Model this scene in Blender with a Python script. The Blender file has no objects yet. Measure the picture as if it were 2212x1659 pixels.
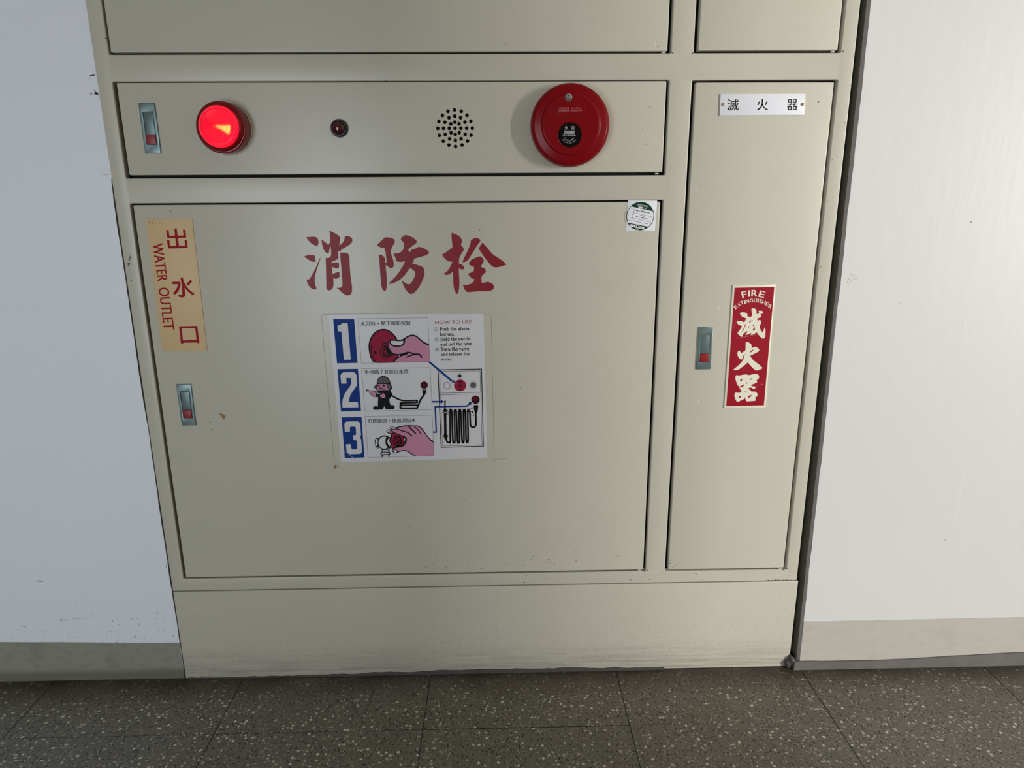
import bpy, bmesh, math, random
from mathutils import Vector, Matrix
from mathutils.geometry import tessellate_polygon
random.seed(7)
scene = bpy.context.scene
COL = scene.collection
R = math.radians

# ------------------------------------------------------------------ camera, world, daylight, exposure
cam_d = bpy.data.cameras.new('camera'); cam = bpy.data.objects.new('camera', cam_d); COL.objects.link(cam)
cam_d.sensor_fit = 'HORIZONTAL'; cam_d.sensor_width = 36.0; cam_d.lens = 1493.28 / 2212 * 36.0
cam_d.clip_start = 0.01
tilt, yaw, roll = 0.258518, -0.020154, -0.0068015
fwd = Vector((-math.sin(yaw) * math.cos(tilt), math.cos(yaw) * math.cos(tilt), -math.sin(tilt)))
rt = Vector((math.cos(yaw), math.sin(yaw), 0)); up = rt.cross(fwd)
rt2 = rt * math.cos(roll) + up * math.sin(roll); up2 = -rt * math.sin(roll) + up * math.cos(roll)
cam.matrix_world = Matrix(((rt2.x, up2.x, -fwd.x, 0.677979), (rt2.y, up2.y, -fwd.y, -1.286145), (rt2.z, up2.z, -fwd.z, 0.985055), (0, 0, 0, 1)))
scene.camera = cam

world = bpy.data.worlds.new('world'); scene.world = world; world.use_nodes = True
bg = world.node_tree.nodes['Background']; bg.inputs[0].default_value = (1.0, 0.97, 0.92, 1); bg.inputs[1].default_value = 0.42

def area(name, loc, rot, sx, sy, power, col):
    d = bpy.data.lights.new(name, 'AREA'); d.shape = 'RECTANGLE'; d.size = sx; d.size_y = sy; d.energy = power; d.color = col
    o = bpy.data.objects.new(name, d); o.location = loc; o.rotation_euler = rot; COL.objects.link(o); return o
# daylight standing in the two openings of the corridor's outer wall and the open end of the corridor
def aim(o, target):
    o.rotation_euler = (Vector(target) - Vector(o.location)).to_track_quat('-Z', 'Y').to_euler(); return o
# daylight: a cool low window in the corridor's outer wall, and the bright outdoors beyond the open right-hand end of the corridor
area('daylight_window_cool', (-0.42, -2.66, 0.72), (R(90), 0, 0), 0.85, 1.25, 26.0, (0.80, 0.90, 1.0))
aim(area('daylight_outdoors', (8.0, -5.16, 1.35), (0, 0, 0), 0.36, 2.2, 745.0, (1.0, 0.985, 0.955)), (1.3, 0, .8))

scene.view_settings.view_transform = 'Standard'; scene.view_settings.look = 'None'
scene.view_settings.gamma = 1.0; scene.view_settings.use_curve_mapping = False
scene.view_settings.exposure = 0.0

# ------------------------------------------------------------------ materials
def lin(c):
    return tuple((x / 255 / 12.92) if x <= 10 else ((x / 255 + .055) / 1.055) ** 2.4 for x in c) + (1,)
class NT:
    def __init__(s, name):
        s.m = bpy.data.materials.new(name); s.m.use_nodes = True; s.t = s.m.node_tree
        s.b = s.t.nodes['Principled BSDF']
    def n(s, typ, **kw):
        o = s.t.nodes.new(typ)
        for k, val in kw.items():
            if k.startswith('i_'):
                key = k[2:]; key = int(key) if key.isdigit() else key.replace('_', ' ')
                o.inputs[key].default_value = val
            else: setattr(o, k, val)
        return o
    def l(s, a, b): s.t.links.new(a, b)
    def pos(s): return s.n('ShaderNodeNewGeometry').outputs['Position']
    def math(s, op, a, b=None, clamp=False):
        o = s.n('ShaderNodeMath', operation=op, use_clamp=clamp)
        for i, q in enumerate((a, b)):
            if q is None: continue
            if isinstance(q, (int, float)): o.inputs[i].default_value = q
            else: s.l(q, o.inputs[i])
        return o.outputs[0]
    def ramp(s, f, lo, hi, a=0., b=1.):
        o = s.n('ShaderNodeMapRange', clamp=True); s.l(f, o.inputs[0])
        o.inputs[1].default_value = lo; o.inputs[2].default_value = hi; o.inputs[3].default_value = a; o.inputs[4].default_value = b
        return o.outputs[0]
    def noise(s, vec, scale, detail=2., rough=.5):
        o = s.n('ShaderNodeTexNoise'); s.l(vec, o.inputs['Vector']); o.inputs['Scale'].default_value = scale
        o.inputs['Detail'].default_value = detail; o.inputs['Roughness'].default_value = rough
        return o.outputs['Fac']
    def stretch(s, vec, sc):
        o = s.n('ShaderNodeVectorMath', operation='MULTIPLY'); s.l(vec, o.inputs[0]); o.inputs[1].default_value = sc; return o.outputs[0]
    def mix(s, f, a, b):
        o = s.n('ShaderNodeMix', data_type='RGBA')
        if isinstance(f, (int, float)): o.inputs[0].default_value = f
        else: s.l(f, o.inputs[0])
        for k, q in ((6, a), (7, b)):
            if isinstance(q, tuple): o.inputs[k].default_value = q
            else: s.l(q, o.inputs[k])
        return o.outputs[2]
    def xz(s, p):
        q = s.sep(p); o = s.n('ShaderNodeCombineXYZ'); s.l(q[0], o.inputs[0]); s.l(q[2], o.inputs[1]); return o.outputs[0]
    def sep(s, v):
        o = s.n('ShaderNodeSeparateXYZ'); s.l(v, o.inputs[0]); return o.outputs
    def bump(s, h, strength, dist=.001):
        o = s.n('ShaderNodeBump'); s.l(h, o.inputs['Height']); o.inputs['Strength'].default_value = strength; o.inputs['Distance'].default_value = dist
        s.l(o.outputs[0], s.b.inputs['Normal'])
    def set(s, rough=.5, metal=0., spec=.5):
        s.b.inputs['Roughness'].default_value = rough; s.b.inputs['Metallic'].default_value = metal; s.b.inputs['Specular IOR Level'].default_value = spec
    def col(s, c):
        if isinstance(c, tuple): s.b.inputs['Base Color'].default_value = c
        else: s.l(c, s.b.inputs['Base Color'])

def ink(name, c, rough=.5, spec=.12): return plain(name, c, rough, 0., spec, .04)
def plain(name, c, rough=.5, metal=0., spec=.5, var=.06, scale=60.):
    t = NT(name); t.set(rough, metal, spec); base = lin(c)
    n = t.noise(t.pos(), scale, 3.)
    dark = tuple(x * (1 - var) for x in base[:3]) + (1,); lite = tuple(min(1, x * (1 + var)) for x in base[:3]) + (1,)
    t.col(t.mix(n, dark, lite)); return t.m

PAINT = (196, 191, 175)
def cabinet_paint(name, dirt=False):
    t = NT(name); t.set(.30, 0, .44); p = t.pos(); base = lin(PAINT)
    n = t.noise(p, 5., 3.); c = t.mix(n, tuple(x * .97 for x in base[:3]) + (1,), tuple(x * 1.03 for x in base[:3]) + (1,))
    if dirt:
        x, y, z = t.sep(p)
        st = t.noise(t.stretch(p, (6., 6., 160.)), 1., 5., .65)          # horizontal mop streaks
        low = t.ramp(z, .075, .012)
        f = t.math('MULTIPLY', low, t.ramp(st, .38, .66, .08, .62))
        c = t.mix(f, c, lin((122, 116, 106)))
        vo = t.n('ShaderNodeTexVoronoi', i_Scale=120.); t.l(p, vo.inputs['Vector'])  # dried water drops
        ring = t.math('MULTIPLY', t.ramp(vo.outputs['Distance'], .30, .22), t.ramp(vo.outputs['Distance'], .10, .2))
        r_, g_, b_ = t.sep(vo.outputs['Color'])
        f2 = t.math('MULTIPLY', t.math('MULTIPLY', ring, t.ramp(g_, .74, .80)), t.ramp(z, .26, .08, .06, .26))
        c = t.mix(f2, c, lin((120, 114, 104)))
        fine = t.noise(p, 260., 2.)
        c = t.mix(t.math('MULTIPLY', t.ramp(fine, .60, .72), t.ramp(z, .14, .05, 0., .4)), c, lin((120, 114, 104)))
    t.col(c)
    peel = t.noise(p, 800., 1.5)
    t.bump(peel, .16, .0005); return t.m

M = {}
M['paint'] = cabinet_paint('beige_cabinet_paint')
M['plinth'] = cabinet_paint('beige_plinth_paint', True)
M['dark'] = plain('dark_inside', (26, 24, 22), .8)
M['red_paint'] = plain('brushed_red_paint', (138, 8, 26), .45, spec=.3, var=.16, scale=220.)
M['zinc'] = plain('green_grey_zinc', (112, 130, 131), .38, .55, .5, .10, 400.)
M['zinc_lever'] = plain('green_grey_lever', (100, 116, 116), .42, .4, .5, .10, 150.)
M['latch_red'] = plain('dark_red_button', (140, 18, 30), .4)
M['white_print'] = plain('white_print', (216, 214, 216), .42, spec=.3, var=.02)
M['paper'] = plain('poster_paper', (214, 212, 214), .35, var=.02)
M['k'] = ink('black_ink', (10, 9, 11)); M['r'] = ink('crimson_ink', (158, 24, 62))
M['h'] = ink('pink_ink', (205, 140, 165)); M['g'] = ink('grey_ink', (92, 93, 93))
M['b'] = ink('blue_ink', (10, 56, 132)); M['w'] = M['white_print']; M['q'] = ink('grey_line_ink', (96, 96, 110))
M['head'] = ink('heading_ink', (158, 32, 58))
M['tan'] = plain('aged_tan_plastic', (216, 184, 136), .5, var=.05, scale=14.)
M['sign_red'] = ink('sign_red_ink', (156, 10, 32))
M['cream'] = plain('luminous_cream', (226, 220, 200), .45, var=.03)
M['sign_ground'] = plain('sign_red_ground', (150, 14, 34), .4, spec=.25, var=.05, scale=30.)
M['plate_white'] = plain('white_acrylic', (226, 226, 232), .3, var=.03)
M['brass'] = plain('tarnished_brass', (190, 160, 120), .4, .6, .5, .1, 500.)
M['alarm_red'] = plain('glossy_alarm_red', (130, 8, 18), .28, spec=.16, var=.03)
M['black_plastic'] = plain('black_plastic', (7, 7, 8), .3, spec=.15)
M['silver'] = plain('silver_badge', (170, 168, 166), .35, .7)
M['pink_print'] = plain('faded_pink_print', (196, 130, 136), .5)
M['bezel'] = plain('dark_zinc_bezel', (58, 64, 66), .42, .7, .5, .25, 900.)
M['pilot'] = plain('dark_red_jewel', (70, 4, 12), .12, spec=.8)
M['green'] = ink('sticker_green', (16, 62, 42))
M['sticker'] = plain('sticker_white', (236, 236, 242), .4, var=.01)
M['film'] = plain('clear_film_edge', (206, 206, 196), .25)
M['rust'] = plain('rust_and_chips', (70, 52, 36), .8, var=.4, scale=300.)
M['chip_brown'] = plain('peeled_glue', (146, 112, 62), .6, var=.2, scale=300.)
M['residue'] = plain('glue_residue', (128, 118, 96), .7, var=.3, scale=120.)
M['white_scratch'] = plain('bare_scratch', (236, 234, 226), .5)
M['sealant'] = plain('grey_sealant', (78, 74, 72), .55, var=.3, scale=90.)
M['cement'] = plain('grey_cement_edge', (104, 101, 98), .55, var=.22, scale=40.)
M['plaster_edge'] = plain('plaster_edge', (168, 163, 160), .8, var=.15, scale=160.)
M['scuff'] = plain('grey_scuff', (136, 134, 132), .7, var=.2, scale=200.); M['scuff_dark'] = plain('black_scuff', (44, 40, 36), .8, var=.2, scale=200.)
M['reveal'] = plain('shaded_reveal', (104, 100, 84), .9, var=.25, scale=120.)  # wall side face coloured darker to hold the shade of the gap
M['hair'] = plain('dark_hair', (26, 20, 16), .5)
M['far_wall'] = plain('far_wall_paint', (214, 204, 186), .7, var=.03)
M['ceil'] = plain('ceiling_white', (216, 210, 198), .8, var=.02)

def wall_paint(name, c, spots=False):
    t = NT(name); t.set(.42, 0, .4); p = t.pos(); base = lin(c)
    n = t.noise(p, 2.2, 3.); cc = t.mix(n, tuple(x * .975 for x in base[:3]) + (1,), tuple(min(1, x * 1.02) for x in base[:3]) + (1,))
    if spots:
        x, y, z = t.sep(p)
        vo = t.n('ShaderNodeTexVoronoi', voronoi_dimensions='2D', i_Scale=75.); t.l(t.xz(p), vo.inputs['Vector'])
        r_, g_, b_ = t.sep(vo.outputs['Color'])
        size = t.math('ADD', t.math('MULTIPLY', t.math('POWER', r_, 3.), .15), .05); dot = t.ramp(t.math('SUBTRACT', vo.outputs['Distance'], size), .03, -.05)
        dens = t.math('MULTIPLY', t.ramp(z, .25, .10), t.ramp(x, -.33, -.16, .25, 1.))
        keep = t.ramp(t.math('ADD', g_, t.math('MULTIPLY', dens, .60)), 1.02, 1.04)
        f = t.math('MULTIPLY', t.math('MULTIPLY', dot, keep), t.ramp(b_, 0., 1., .18, .62))
        cc = t.mix(f, cc, lin((96, 98, 104)))
        vo2 = t.n('ShaderNodeTexVoronoi', voronoi_dimensions='2D', i_Scale=230.); t.l(t.xz(p), vo2.inputs['Vector'])
        r2, g2, b2 = t.sep(vo2.outputs['Color'])
        patch = t.ramp(t.noise(p, 26., 2.), .46, .60)
        f2 = t.math('MULTIPLY', t.math('MULTIPLY', t.ramp(vo2.outputs['Distance'], .34, .2), t.ramp(g2, .70, .76)), t.math('MULTIPLY', t.math('MULTIPLY', t.ramp(z, .15, .095), t.ramp(b2, 0., 1., .15, .6)), patch))
        cc = t.mix(f2, cc, lin((110, 112, 116)))
        sc = t.noise(t.stretch(p, (3., 3., 240.)), 1., 3.)
        cc = t.mix(t.math('MULTIPLY', t.ramp(sc, .68, .76), t.ramp(z, .32, .1, 0., .25)), cc, lin((130, 130, 130)))
    t.col(cc)
    t.bump(t.noise(t.stretch(p, (60., 60., 14.)), 1., 4.), .12, .002); return t.m
M['wall_l'] = wall_paint('white_wall_paint_spattered', (238, 240, 246), True)
M['wall_r'] = wall_paint('white_wall_paint', (213, 212, 210))
def band_paint(name, c, dirt, amount, low):
    t = NT(name); t.set(.5, 0, .35); p = t.pos(); base = lin(c); x, y, z = t.sep(p)
    fine = t.noise(t.stretch(p, (40., 40., 90.)), 1., 5., .6); big = t.noise(p, 18., 3.)
    f = t.math('ADD', t.math('MULTIPLY', t.ramp(fine, .50, .72), amount), t.math('MULTIPLY', t.ramp(big, .56, .66), amount * .6))
    edge = t.math('ADD', z, t.math('MULTIPLY', t.math('SUBTRACT', big, .5), .012))
    f = t.math('MAXIMUM', f, t.ramp(edge, .030, .016, 0., low))     # grime left by the mop along the floor
    t.col(t.mix(f, base, lin(dirt))); return t.m
M['band_l'] = band_paint('green_grey_skirting_paint', (148, 148, 134), (98, 96, 84), .30, .75)
M['band_r'] = band_paint('beige_grey_skirting_paint', (186, 180, 171), (160, 153, 144), .25, .1)

def terrazzo():
    t = NT('grey_terrazzo'); t.set(.42, 0, .45); p = t.pos()
    warp = t.n('ShaderNodeTexNoise', i_Scale=90.); t.l(p, warp.inputs['Vector'])
    mp = t.n('ShaderNodeVectorMath', operation='MULTIPLY_ADD'); t.l(warp.outputs['Color'], mp.inputs[0]); mp.inputs[1].default_value = (.006, .006, .006); t.l(p, mp.inputs[2]); q = mp.outputs[0]
    oi = t.n('ShaderNodeObjectInfo')
    base = t.mix(t.noise(p, 7., 3.), lin((100, 93, 81)), lin((116, 111, 99)))
    base = t.mix(t.math('MULTIPLY', oi.outputs['Random'], .35), base, lin((98, 97, 88)))
    def chips(c, scale, lo, size, soft, col, mixf=1.):
        vo = t.n('ShaderNodeTexVoronoi', i_Scale=scale); t.l(q, vo.inputs['Vector']); r_, g_, b_ = t.sep(vo.outputs['Color'])
        f = t.math('MULTIPLY', t.ramp(vo.outputs['Distance'], size, size - soft), t.math('GREATER_THAN', g_, lo))
        f = t.math('MULTIPLY', f, t.ramp(r_, 0., 1., .35 * mixf, mixf)); return t.mix(f, c, col)
    c = chips(base, 250., .48, .42, .08, lin((16, 14, 12)), 1.2)
    c = chips(c, 210., .74, .42, .08, lin((172, 166, 152)), .9)
    c = chips(c, 135., .82, .40, .07, lin((216, 212, 198)))
    x, y, z = t.sep(p)
    g = t.math('MULTIPLY', t.ramp(y, -.085, -.012), t.ramp(t.noise(p, 9., 3.), .3, .62, .5, .92))  # brown grime swept against the wall
    c = t.mix(g, c, lin((52, 42, 33)))
    t.col(c); return t.m
M['terrazzo'] = terrazzo()
M['joint'] = plain('dark_joint', (40, 36, 30), .9)

# ------------------------------------------------------------------ geometry helpers
def link(o, parent=None):
    COL.objects.link(o)
    if parent is not None: o.parent = parent
    return o
def tag(o, label=None, cat=None, kind=None, group=None):
    for k, val in (('label', label), ('category', cat), ('kind', kind), ('group', group)):
        if val: o[k] = val
    return o
def empty(name, loc, label, cat):
    o = bpy.data.objects.new(name, None); o.empty_display_size = .03; o.location = loc; link(o); return tag(o, label, cat)
def origin_of(parent):
    v = Vector((0, 0, 0))
    while parent is not None: v += parent.location; parent = parent.parent
    return v
def finish(name, me, mats, parent, smooth=False, angle=40):
    for m in mats: me.materials.append(M[m] if isinstance(m, str) else m)
    if smooth:
        me.polygons.foreach_set('use_smooth', [True] * len(me.polygons))
        try: me.set_sharp_from_angle(angle=R(angle))
        except Exception: pass
    o = bpy.data.objects.new(name, me); return link(o, parent)

CORNER = [50]
def smooth_loop(pts, n=3, corner=None):
    corner = corner or CORNER[0]
    out = []; N = len(pts)
    sharp = []
    for i in range(N):
        a = Vector(pts[i]) - Vector(pts[i - 1]); b = Vector(pts[(i + 1) % N]) - Vector(pts[i])
        sharp.append(a.length > 0 and b.length > 0 and a.angle(b) > R(corner))
    for i in range(N):
        p1, p2 = Vector(pts[i]), Vector(pts[(i + 1) % N])
        p0 = p1 if sharp[i] else Vector(pts[i - 1]); p3 = p2 if sharp[(i + 1) % N] else Vector(pts[(i + 2) % N])
        for k in range(n):
            t = k / n
            out.append(tuple(.5 * (2 * p1 + (p2 - p0) * t + (2 * p0 - 5 * p1 + 4 * p2 - p3) * t * t + (3 * p1 - p0 - 3 * p2 + p3) * t ** 3)))
    return out

_text_cache = {}
def text_ink(body, offset=0.):
    key = (body, offset)
    if key not in _text_cache:
        c = bpy.data.curves.new('t', 'FONT'); c.body = body; c.offset = offset; c.resolution_u = 3
        o = bpy.data.objects.new('t', c); COL.objects.link(o)
        dg = bpy.context.evaluated_depsgraph_get(); dg.update()
        me = bpy.data.meshes.new_from_object(o.evaluated_get(dg))
        vs = [(q.co.x, q.co.y) for q in me.vertices]; fs = [tuple(f.vertices) for f in me.polygons]
        bpy.data.objects.remove(o); bpy.data.meshes.remove(me)
        x0 = min(q[0] for q in vs); x1 = max(q[0] for q in vs); y0 = min(q[1] for q in vs); y1 = max(q[1] for q in vs)
        _text_cache[key] = ([((a - x0) / (x1 - x0), (b - y0) / (y1 - y0)) for a, b in vs], fs)
    return _text_cache[key]

class Print:
    """flat ink on a surface: coordinates are millimetres on the wall plane, h is the height of the ink above that plane in mm"""
    def __init__(s, h=0.): s.v = []; s.f = []; s.m = []; s.mats = []; s.h = h
    def mi(s, m):
        if m not in s.mats: s.mats.append(m)
        return s.mats.index(m)
    def raw(s, pts, faces, m, lay=0):
        k = len(s.v); mi = s.mi(m); h = s.h + lay * .02
        s.v += [(a, -h, b) for a, b in pts]
        for f in faces:
            # outward normal must face the corridor (-y)
            a, b, c = (pts[f[0]], pts[f[1]], pts[f[2]])
            cr = (b[0] - a[0]) * (c[1] - a[1]) - (b[1] - a[1]) * (c[0] - a[0])
            s.f.append(tuple(k + i for i in (f if cr > 0 else reversed(f)))); s.m.append(mi)
    def poly(s, loops, m, lay=0, smooth=True, n=3):
        if not isinstance(loops[0][0], (tuple, list)): loops = [loops]
        if smooth: loops = [smooth_loop(l, n) for l in loops]
        flat = [p for l in loops for p in l]
        tris = tessellate_polygon([[Vector((a, b, 0)) for a, b in l] for l in loops])
        s.raw(flat, [t for t in tris], m, lay); return s
    def stroke(s, pts, w, m, lay=0, smooth=False):
        """ribbon of width w along a polyline, mitred at the bends and round at the ends"""
        r = w / 2; pts = [Vector(p) for p in pts]
        if smooth and len(pts) > 2 and (pts[0] - pts[-1]).length > 1e-4:
            pts = [Vector(q) for q in smooth_loop([tuple(q) for q in pts] + [tuple(q) for q in reversed(pts[1:-1])], 3, 165)[:(len(pts) - 1) * 3 + 1]]
        pts = [p for i, p in enumerate(pts) if i == 0 or (p - pts[i - 1]).length > 1e-4]
        closed = len(pts) > 3 and (pts[0] - pts[-1]).length < 1e-3
        if closed: pts = pts[:-1]
        n = len(pts)
        if n == 1: pts.append(pts[0] + Vector((.01, 0))); n = 2
        left = []; right = []
        for i, p in enumerate(pts):
            d0 = (p - pts[i - 1]).normalized() if (i > 0 or closed) else None
            d1 = (pts[(i + 1) % n] - p).normalized() if (i < n - 1 or closed) else None
            d0 = d0 or d1; d1 = d1 or d0
            n0 = Vector((-d0.y, d0.x)); n1 = Vector((-d1.y, d1.x)); q = n0 + n1
            q = q.normalized() if q.length > 1e-4 else n0
            k = min(1.6, 1 / max(.3, q.dot(n0))) * r
            left.append(tuple(p + q * k)); right.append(tuple(p - q * k))
        fs = [(i, (i + 1) % n, n + (i + 1) % n, n + i) for i in range(n if closed else n - 1)]
        s.raw(left + right, fs, m, lay)
        if not closed:
            for p, d in ((pts[0], pts[0] - pts[1]), (pts[-1], pts[-1] - pts[-2])):
                a0 = math.atan2(d.y, d.x); s.raw([(p.x + r * math.cos(a0 + R(-90 + 30 * i)), p.y + r * math.sin(a0 + R(-90 + 30 * i))) for i in range(7)], [tuple(range(7))], m, lay)
        return s
    def text(s, body, bl, br, tl, m, lay=0, bold=0.):
        """outline text fitted to a box; bold widens the strokes by a second, slightly shifted copy"""
        if bold:
            em = Vector((tl[0] - bl[0], tl[1] - bl[1])).length; u = (Vector(br) - Vector(bl)).normalized() * em * bold
            for sg, ly in ((-.5, lay), (.5, lay + .4)):
                s.text(body, (bl[0] + u.x * sg, bl[1] + u.y * sg), (br[0] + u.x * sg, br[1] + u.y * sg), (tl[0] + u.x * sg, tl[1] + u.y * sg), m, ly)
            return s
        vs, fs = text_ink(body, 0.)
        ux, uy = br[0] - bl[0], br[1] - bl[1]; wx, wy = tl[0] - bl[0], tl[1] - bl[1]
        s.raw([(bl[0] + a * ux + b * wx, bl[1] + a * uy + b * wy) for a, b in vs], fs, m, lay); return s
    def items(s, its, lay=0):
        for it in its:
            if it[0] == 'p': s.poly(it[3], it[1], lay + it[2], smooth=len(it[3]) > 4 and len(it[3]) != 24, n=2)
            else: s.stroke(it[3], it[4], it[1], lay + it[2], smooth=it[1] != 'b')
        return s
    def build(s, name, parent):
        o = origin_of(parent); me = bpy.data.meshes.new(name)
        me.from_pydata([(a / 1000 - o.x, b / 1000 - o.y, c / 1000 - o.z) for a, b, c in s.v], [], s.f)
        me.polygons.foreach_set('material_index', s.m)
        for p in me.polygons: pass
        return finish(name, me, s.mats, parent)

def plate(name, loops, y0, y1, mat, parent=None, bevel=0., res=2, holes=()):
    """solid sheet between depth y0 (front) and y1 (back), outline and holes in mm on the wall plane, rounded front and back edges"""
    c = bpy.data.curves.new(name, 'CURVE'); c.dimensions = '2D'; c.fill_mode = 'BOTH'
    def area2(l): return sum(l[i - 1][0] * l[i][1] - l[i][0] * l[i - 1][1] for i in range(len(l)))
    for i, l in enumerate([loops] + list(holes)):
        l = list(l)
        if (area2(l) > 0) != (i == 0): l.reverse()
        sp = c.splines.new('POLY'); sp.points.add(len(l) - 1); sp.use_cyclic_u = True
        for q, p in zip(sp.points, l): q.co = (p[0] / 1000, p[1] / 1000, 0, 1)
    half = (y1 - y0) / 2 / 1000; b = bevel / 1000
    c.extrude = max(half - b, 1e-5); c.bevel_depth = b; c.bevel_resolution = res; c.offset = -b
    t = bpy.data.objects.new('t', c); COL.objects.link(t)
    dg = bpy.context.evaluated_depsgraph_get(); dg.update(); me = bpy.data.meshes.new_from_object(t.evaluated_get(dg))
    bpy.data.objects.remove(t); bpy.data.curves.remove(c)
    o = origin_of(parent); ym = (y0 + y1) / 2000
    for vtx in me.vertices:
        x, z, d = vtx.co; vtx.co = (x - o.x, ym - d - o.y, z - o.z)
    me.materials.clear()
    bm = bmesh.new(); bm.from_mesh(me); bmesh.ops.remove_doubles(bm, verts=bm.verts, dist=1e-6); bmesh.ops.recalc_face_normals(bm, faces=bm.faces); bm.to_mesh(me); bm.free()
    return finish(name, me, [mat], parent, smooth=bevel > 0, angle=30)

def rect(x0, x1, z0, z1): return [(x0, z0), (x1, z0), (x1, z1), (x0, z1)]
def rrect(x0, x1, z0, z1, r=3., n=4):
    out = []
    for cx, cz, a0 in ((x1 - r, z0 + r, -90), (x1 - r, z1 - r, 0), (x0 + r, z1 - r, 90), (x0 + r, z0 + r, 180)):
        for i in range(n + 1):
            a = R(a0 + 90 * i / n); out.append((cx + r * math.cos(a), cz + r * math.sin(a)))
    return out
def circle(cx, cz, r, n=32): return [(cx + r * math.cos(2 * math.pi * i / n), cz + r * math.sin(2 * math.pi * i / n)) for i in range(n)]

def box(name, x0, x1, y0, y1, z0, z1, mat, parent=None, bevel=0.):
    o = origin_of(parent); bm = bmesh.new(); bmesh.ops.create_cube(bm, size=1)
    for vtx in bm.verts: vtx.co = ((x0 + x1) / 2 + vtx.co.x * (x1 - x0) - o.x, (y0 + y1) / 2 + vtx.co.y * (y1 - y0) - o.y, (z0 + z1) / 2 + vtx.co.z * (z1 - z0) - o.z)
    if bevel: bmesh.ops.bevel(bm, geom=bm.edges[:], offset=bevel, segments=2, affect='EDGES')
    me = bpy.data.meshes.new(name); bm.to_mesh(me); bm.free()
    return finish(name, me, [mat], parent, smooth=bevel > 0, angle=30)

def lathe(name, prof, cx, cz, mat, parent, n=72, close=True, y_base=0.):
    """profile of (radius, height above the panel) in mm turned about the axis that stands on the panel at (cx, cz)"""
    o = origin_of(parent); v = []; f = []
    for r, h in prof:
        for i in range(n):
            a = 2 * math.pi * i / n; v.append(((cx + r * math.cos(a)) / 1000 - o.x, (y_base - h) / 1000 - o.y, (cz + r * math.sin(a)) / 1000 - o.z))
    for k in range(len(prof) - 1):
        for i in range(n):
            j = (i + 1) % n; f.append((k * n + i, k * n + j, (k + 1) * n + j, (k + 1) * n + i))
    if close: f.append(tuple(range((len(prof) - 1) * n, len(prof) * n))); f.append(tuple(reversed(range(n))))
    me = bpy.data.meshes.new(name); me.from_pydata(v, [], f)
    bm = bmesh.new(); bm.from_mesh(me); bmesh.ops.recalc_face_normals(bm, faces=bm.faces); bm.to_mesh(me); bm.free()
    return finish(name, me, [mat], parent, smooth=True, angle=45)

def tube(name, pts, r, mat, parent=None, n=6):
    o = origin_of(parent); v = []; f = []
    for i, p in enumerate(pts):
        d = (Vector(pts[min(i + 1, len(pts) - 1)]) - Vector(pts[max(i - 1, 0)])).normalized()
        a = d.orthogonal().normalized(); b = d.cross(a)
        for k in range(n):
            t = 2 * math.pi * k / n; v.append(tuple(Vector(p) - o + r * (a * math.cos(t) + b * math.sin(t))))
    for i in range(len(pts) - 1):
        for k in range(n):
            j = (k + 1) % n; f.append((i * n + k, i * n + j, (i + 1) * n + j, (i + 1) * n + k))
    f.append(tuple(range(n))); f.append(tuple(reversed(range((len(pts) - 1) * n, len(pts) * n))))
    me = bpy.data.meshes.new(name); me.from_pydata(v, [], f); return finish(name, me, [mat], parent, smooth=True)

def wavy(a, b, step, amp, seed, base):
    """points (t, base + jitter) along one edge"""
    rnd = random.Random(seed); n = max(2, int((b - a) / step)); out = []; val = 0
    for i in range(n + 1):
        val = .75 * val + rnd.uniform(-amp, amp) * .6; out.append((a + (b - a) * i / n, base + val))
    return out

# ------------------------------------------------------------------ the room
def structure(o): o['kind'] = 'structure'; return o
# floor: bed with joints, each tile its own piece
fl = structure(box('floor', -3.2, 4.5, -2.8, .32, -.06, -.0022, 'joint'))
PITCH, T0, JR, GAP = .40045, -.27680, -.16259, .0013
tile_mesh = None
def tile_me(w, d):
    bm = bmesh.new(); bmesh.ops.create_cube(bm, size=1)
    for q in bm.verts: q.co = (q.co.x * w, q.co.y * d, q.co.z * .0076 - .0038)
    top = [e for e in bm.edges if all(q.co.z > -.001 for q in e.verts)]
    bmesh.ops.bevel(bm, geom=top, offset=.0005, segments=1, affect='EDGES')
    me = bpy.data.meshes.new('floor_tile'); bm.to_mesh(me); bm.free(); me.materials.append(M['terrazzo']); return me
full = tile_me(PITCH - GAP, PITCH - GAP); edge_d = .006 - JR; edge = tile_me(PITCH - GAP, edge_d - GAP / 2)
rnd = random.Random(3)
for row in range(0, 7):
    for k in range(-4, 9):
        o = bpy.data.objects.new('floor_tile', edge if row == 0 else full); link(o, fl)
        x = T0 + (k + .5) * PITCH
        y = JR + edge_d / 2 + GAP / 4 if row == 0 else JR - (row - .5) * PITCH
        dy = rnd.uniform(-.0006, .0006)
        if row == 1 and k >= 3: dy += .0012
        o.location = (x, y + dy, rnd.uniform(-.0002, .0002))

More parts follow.
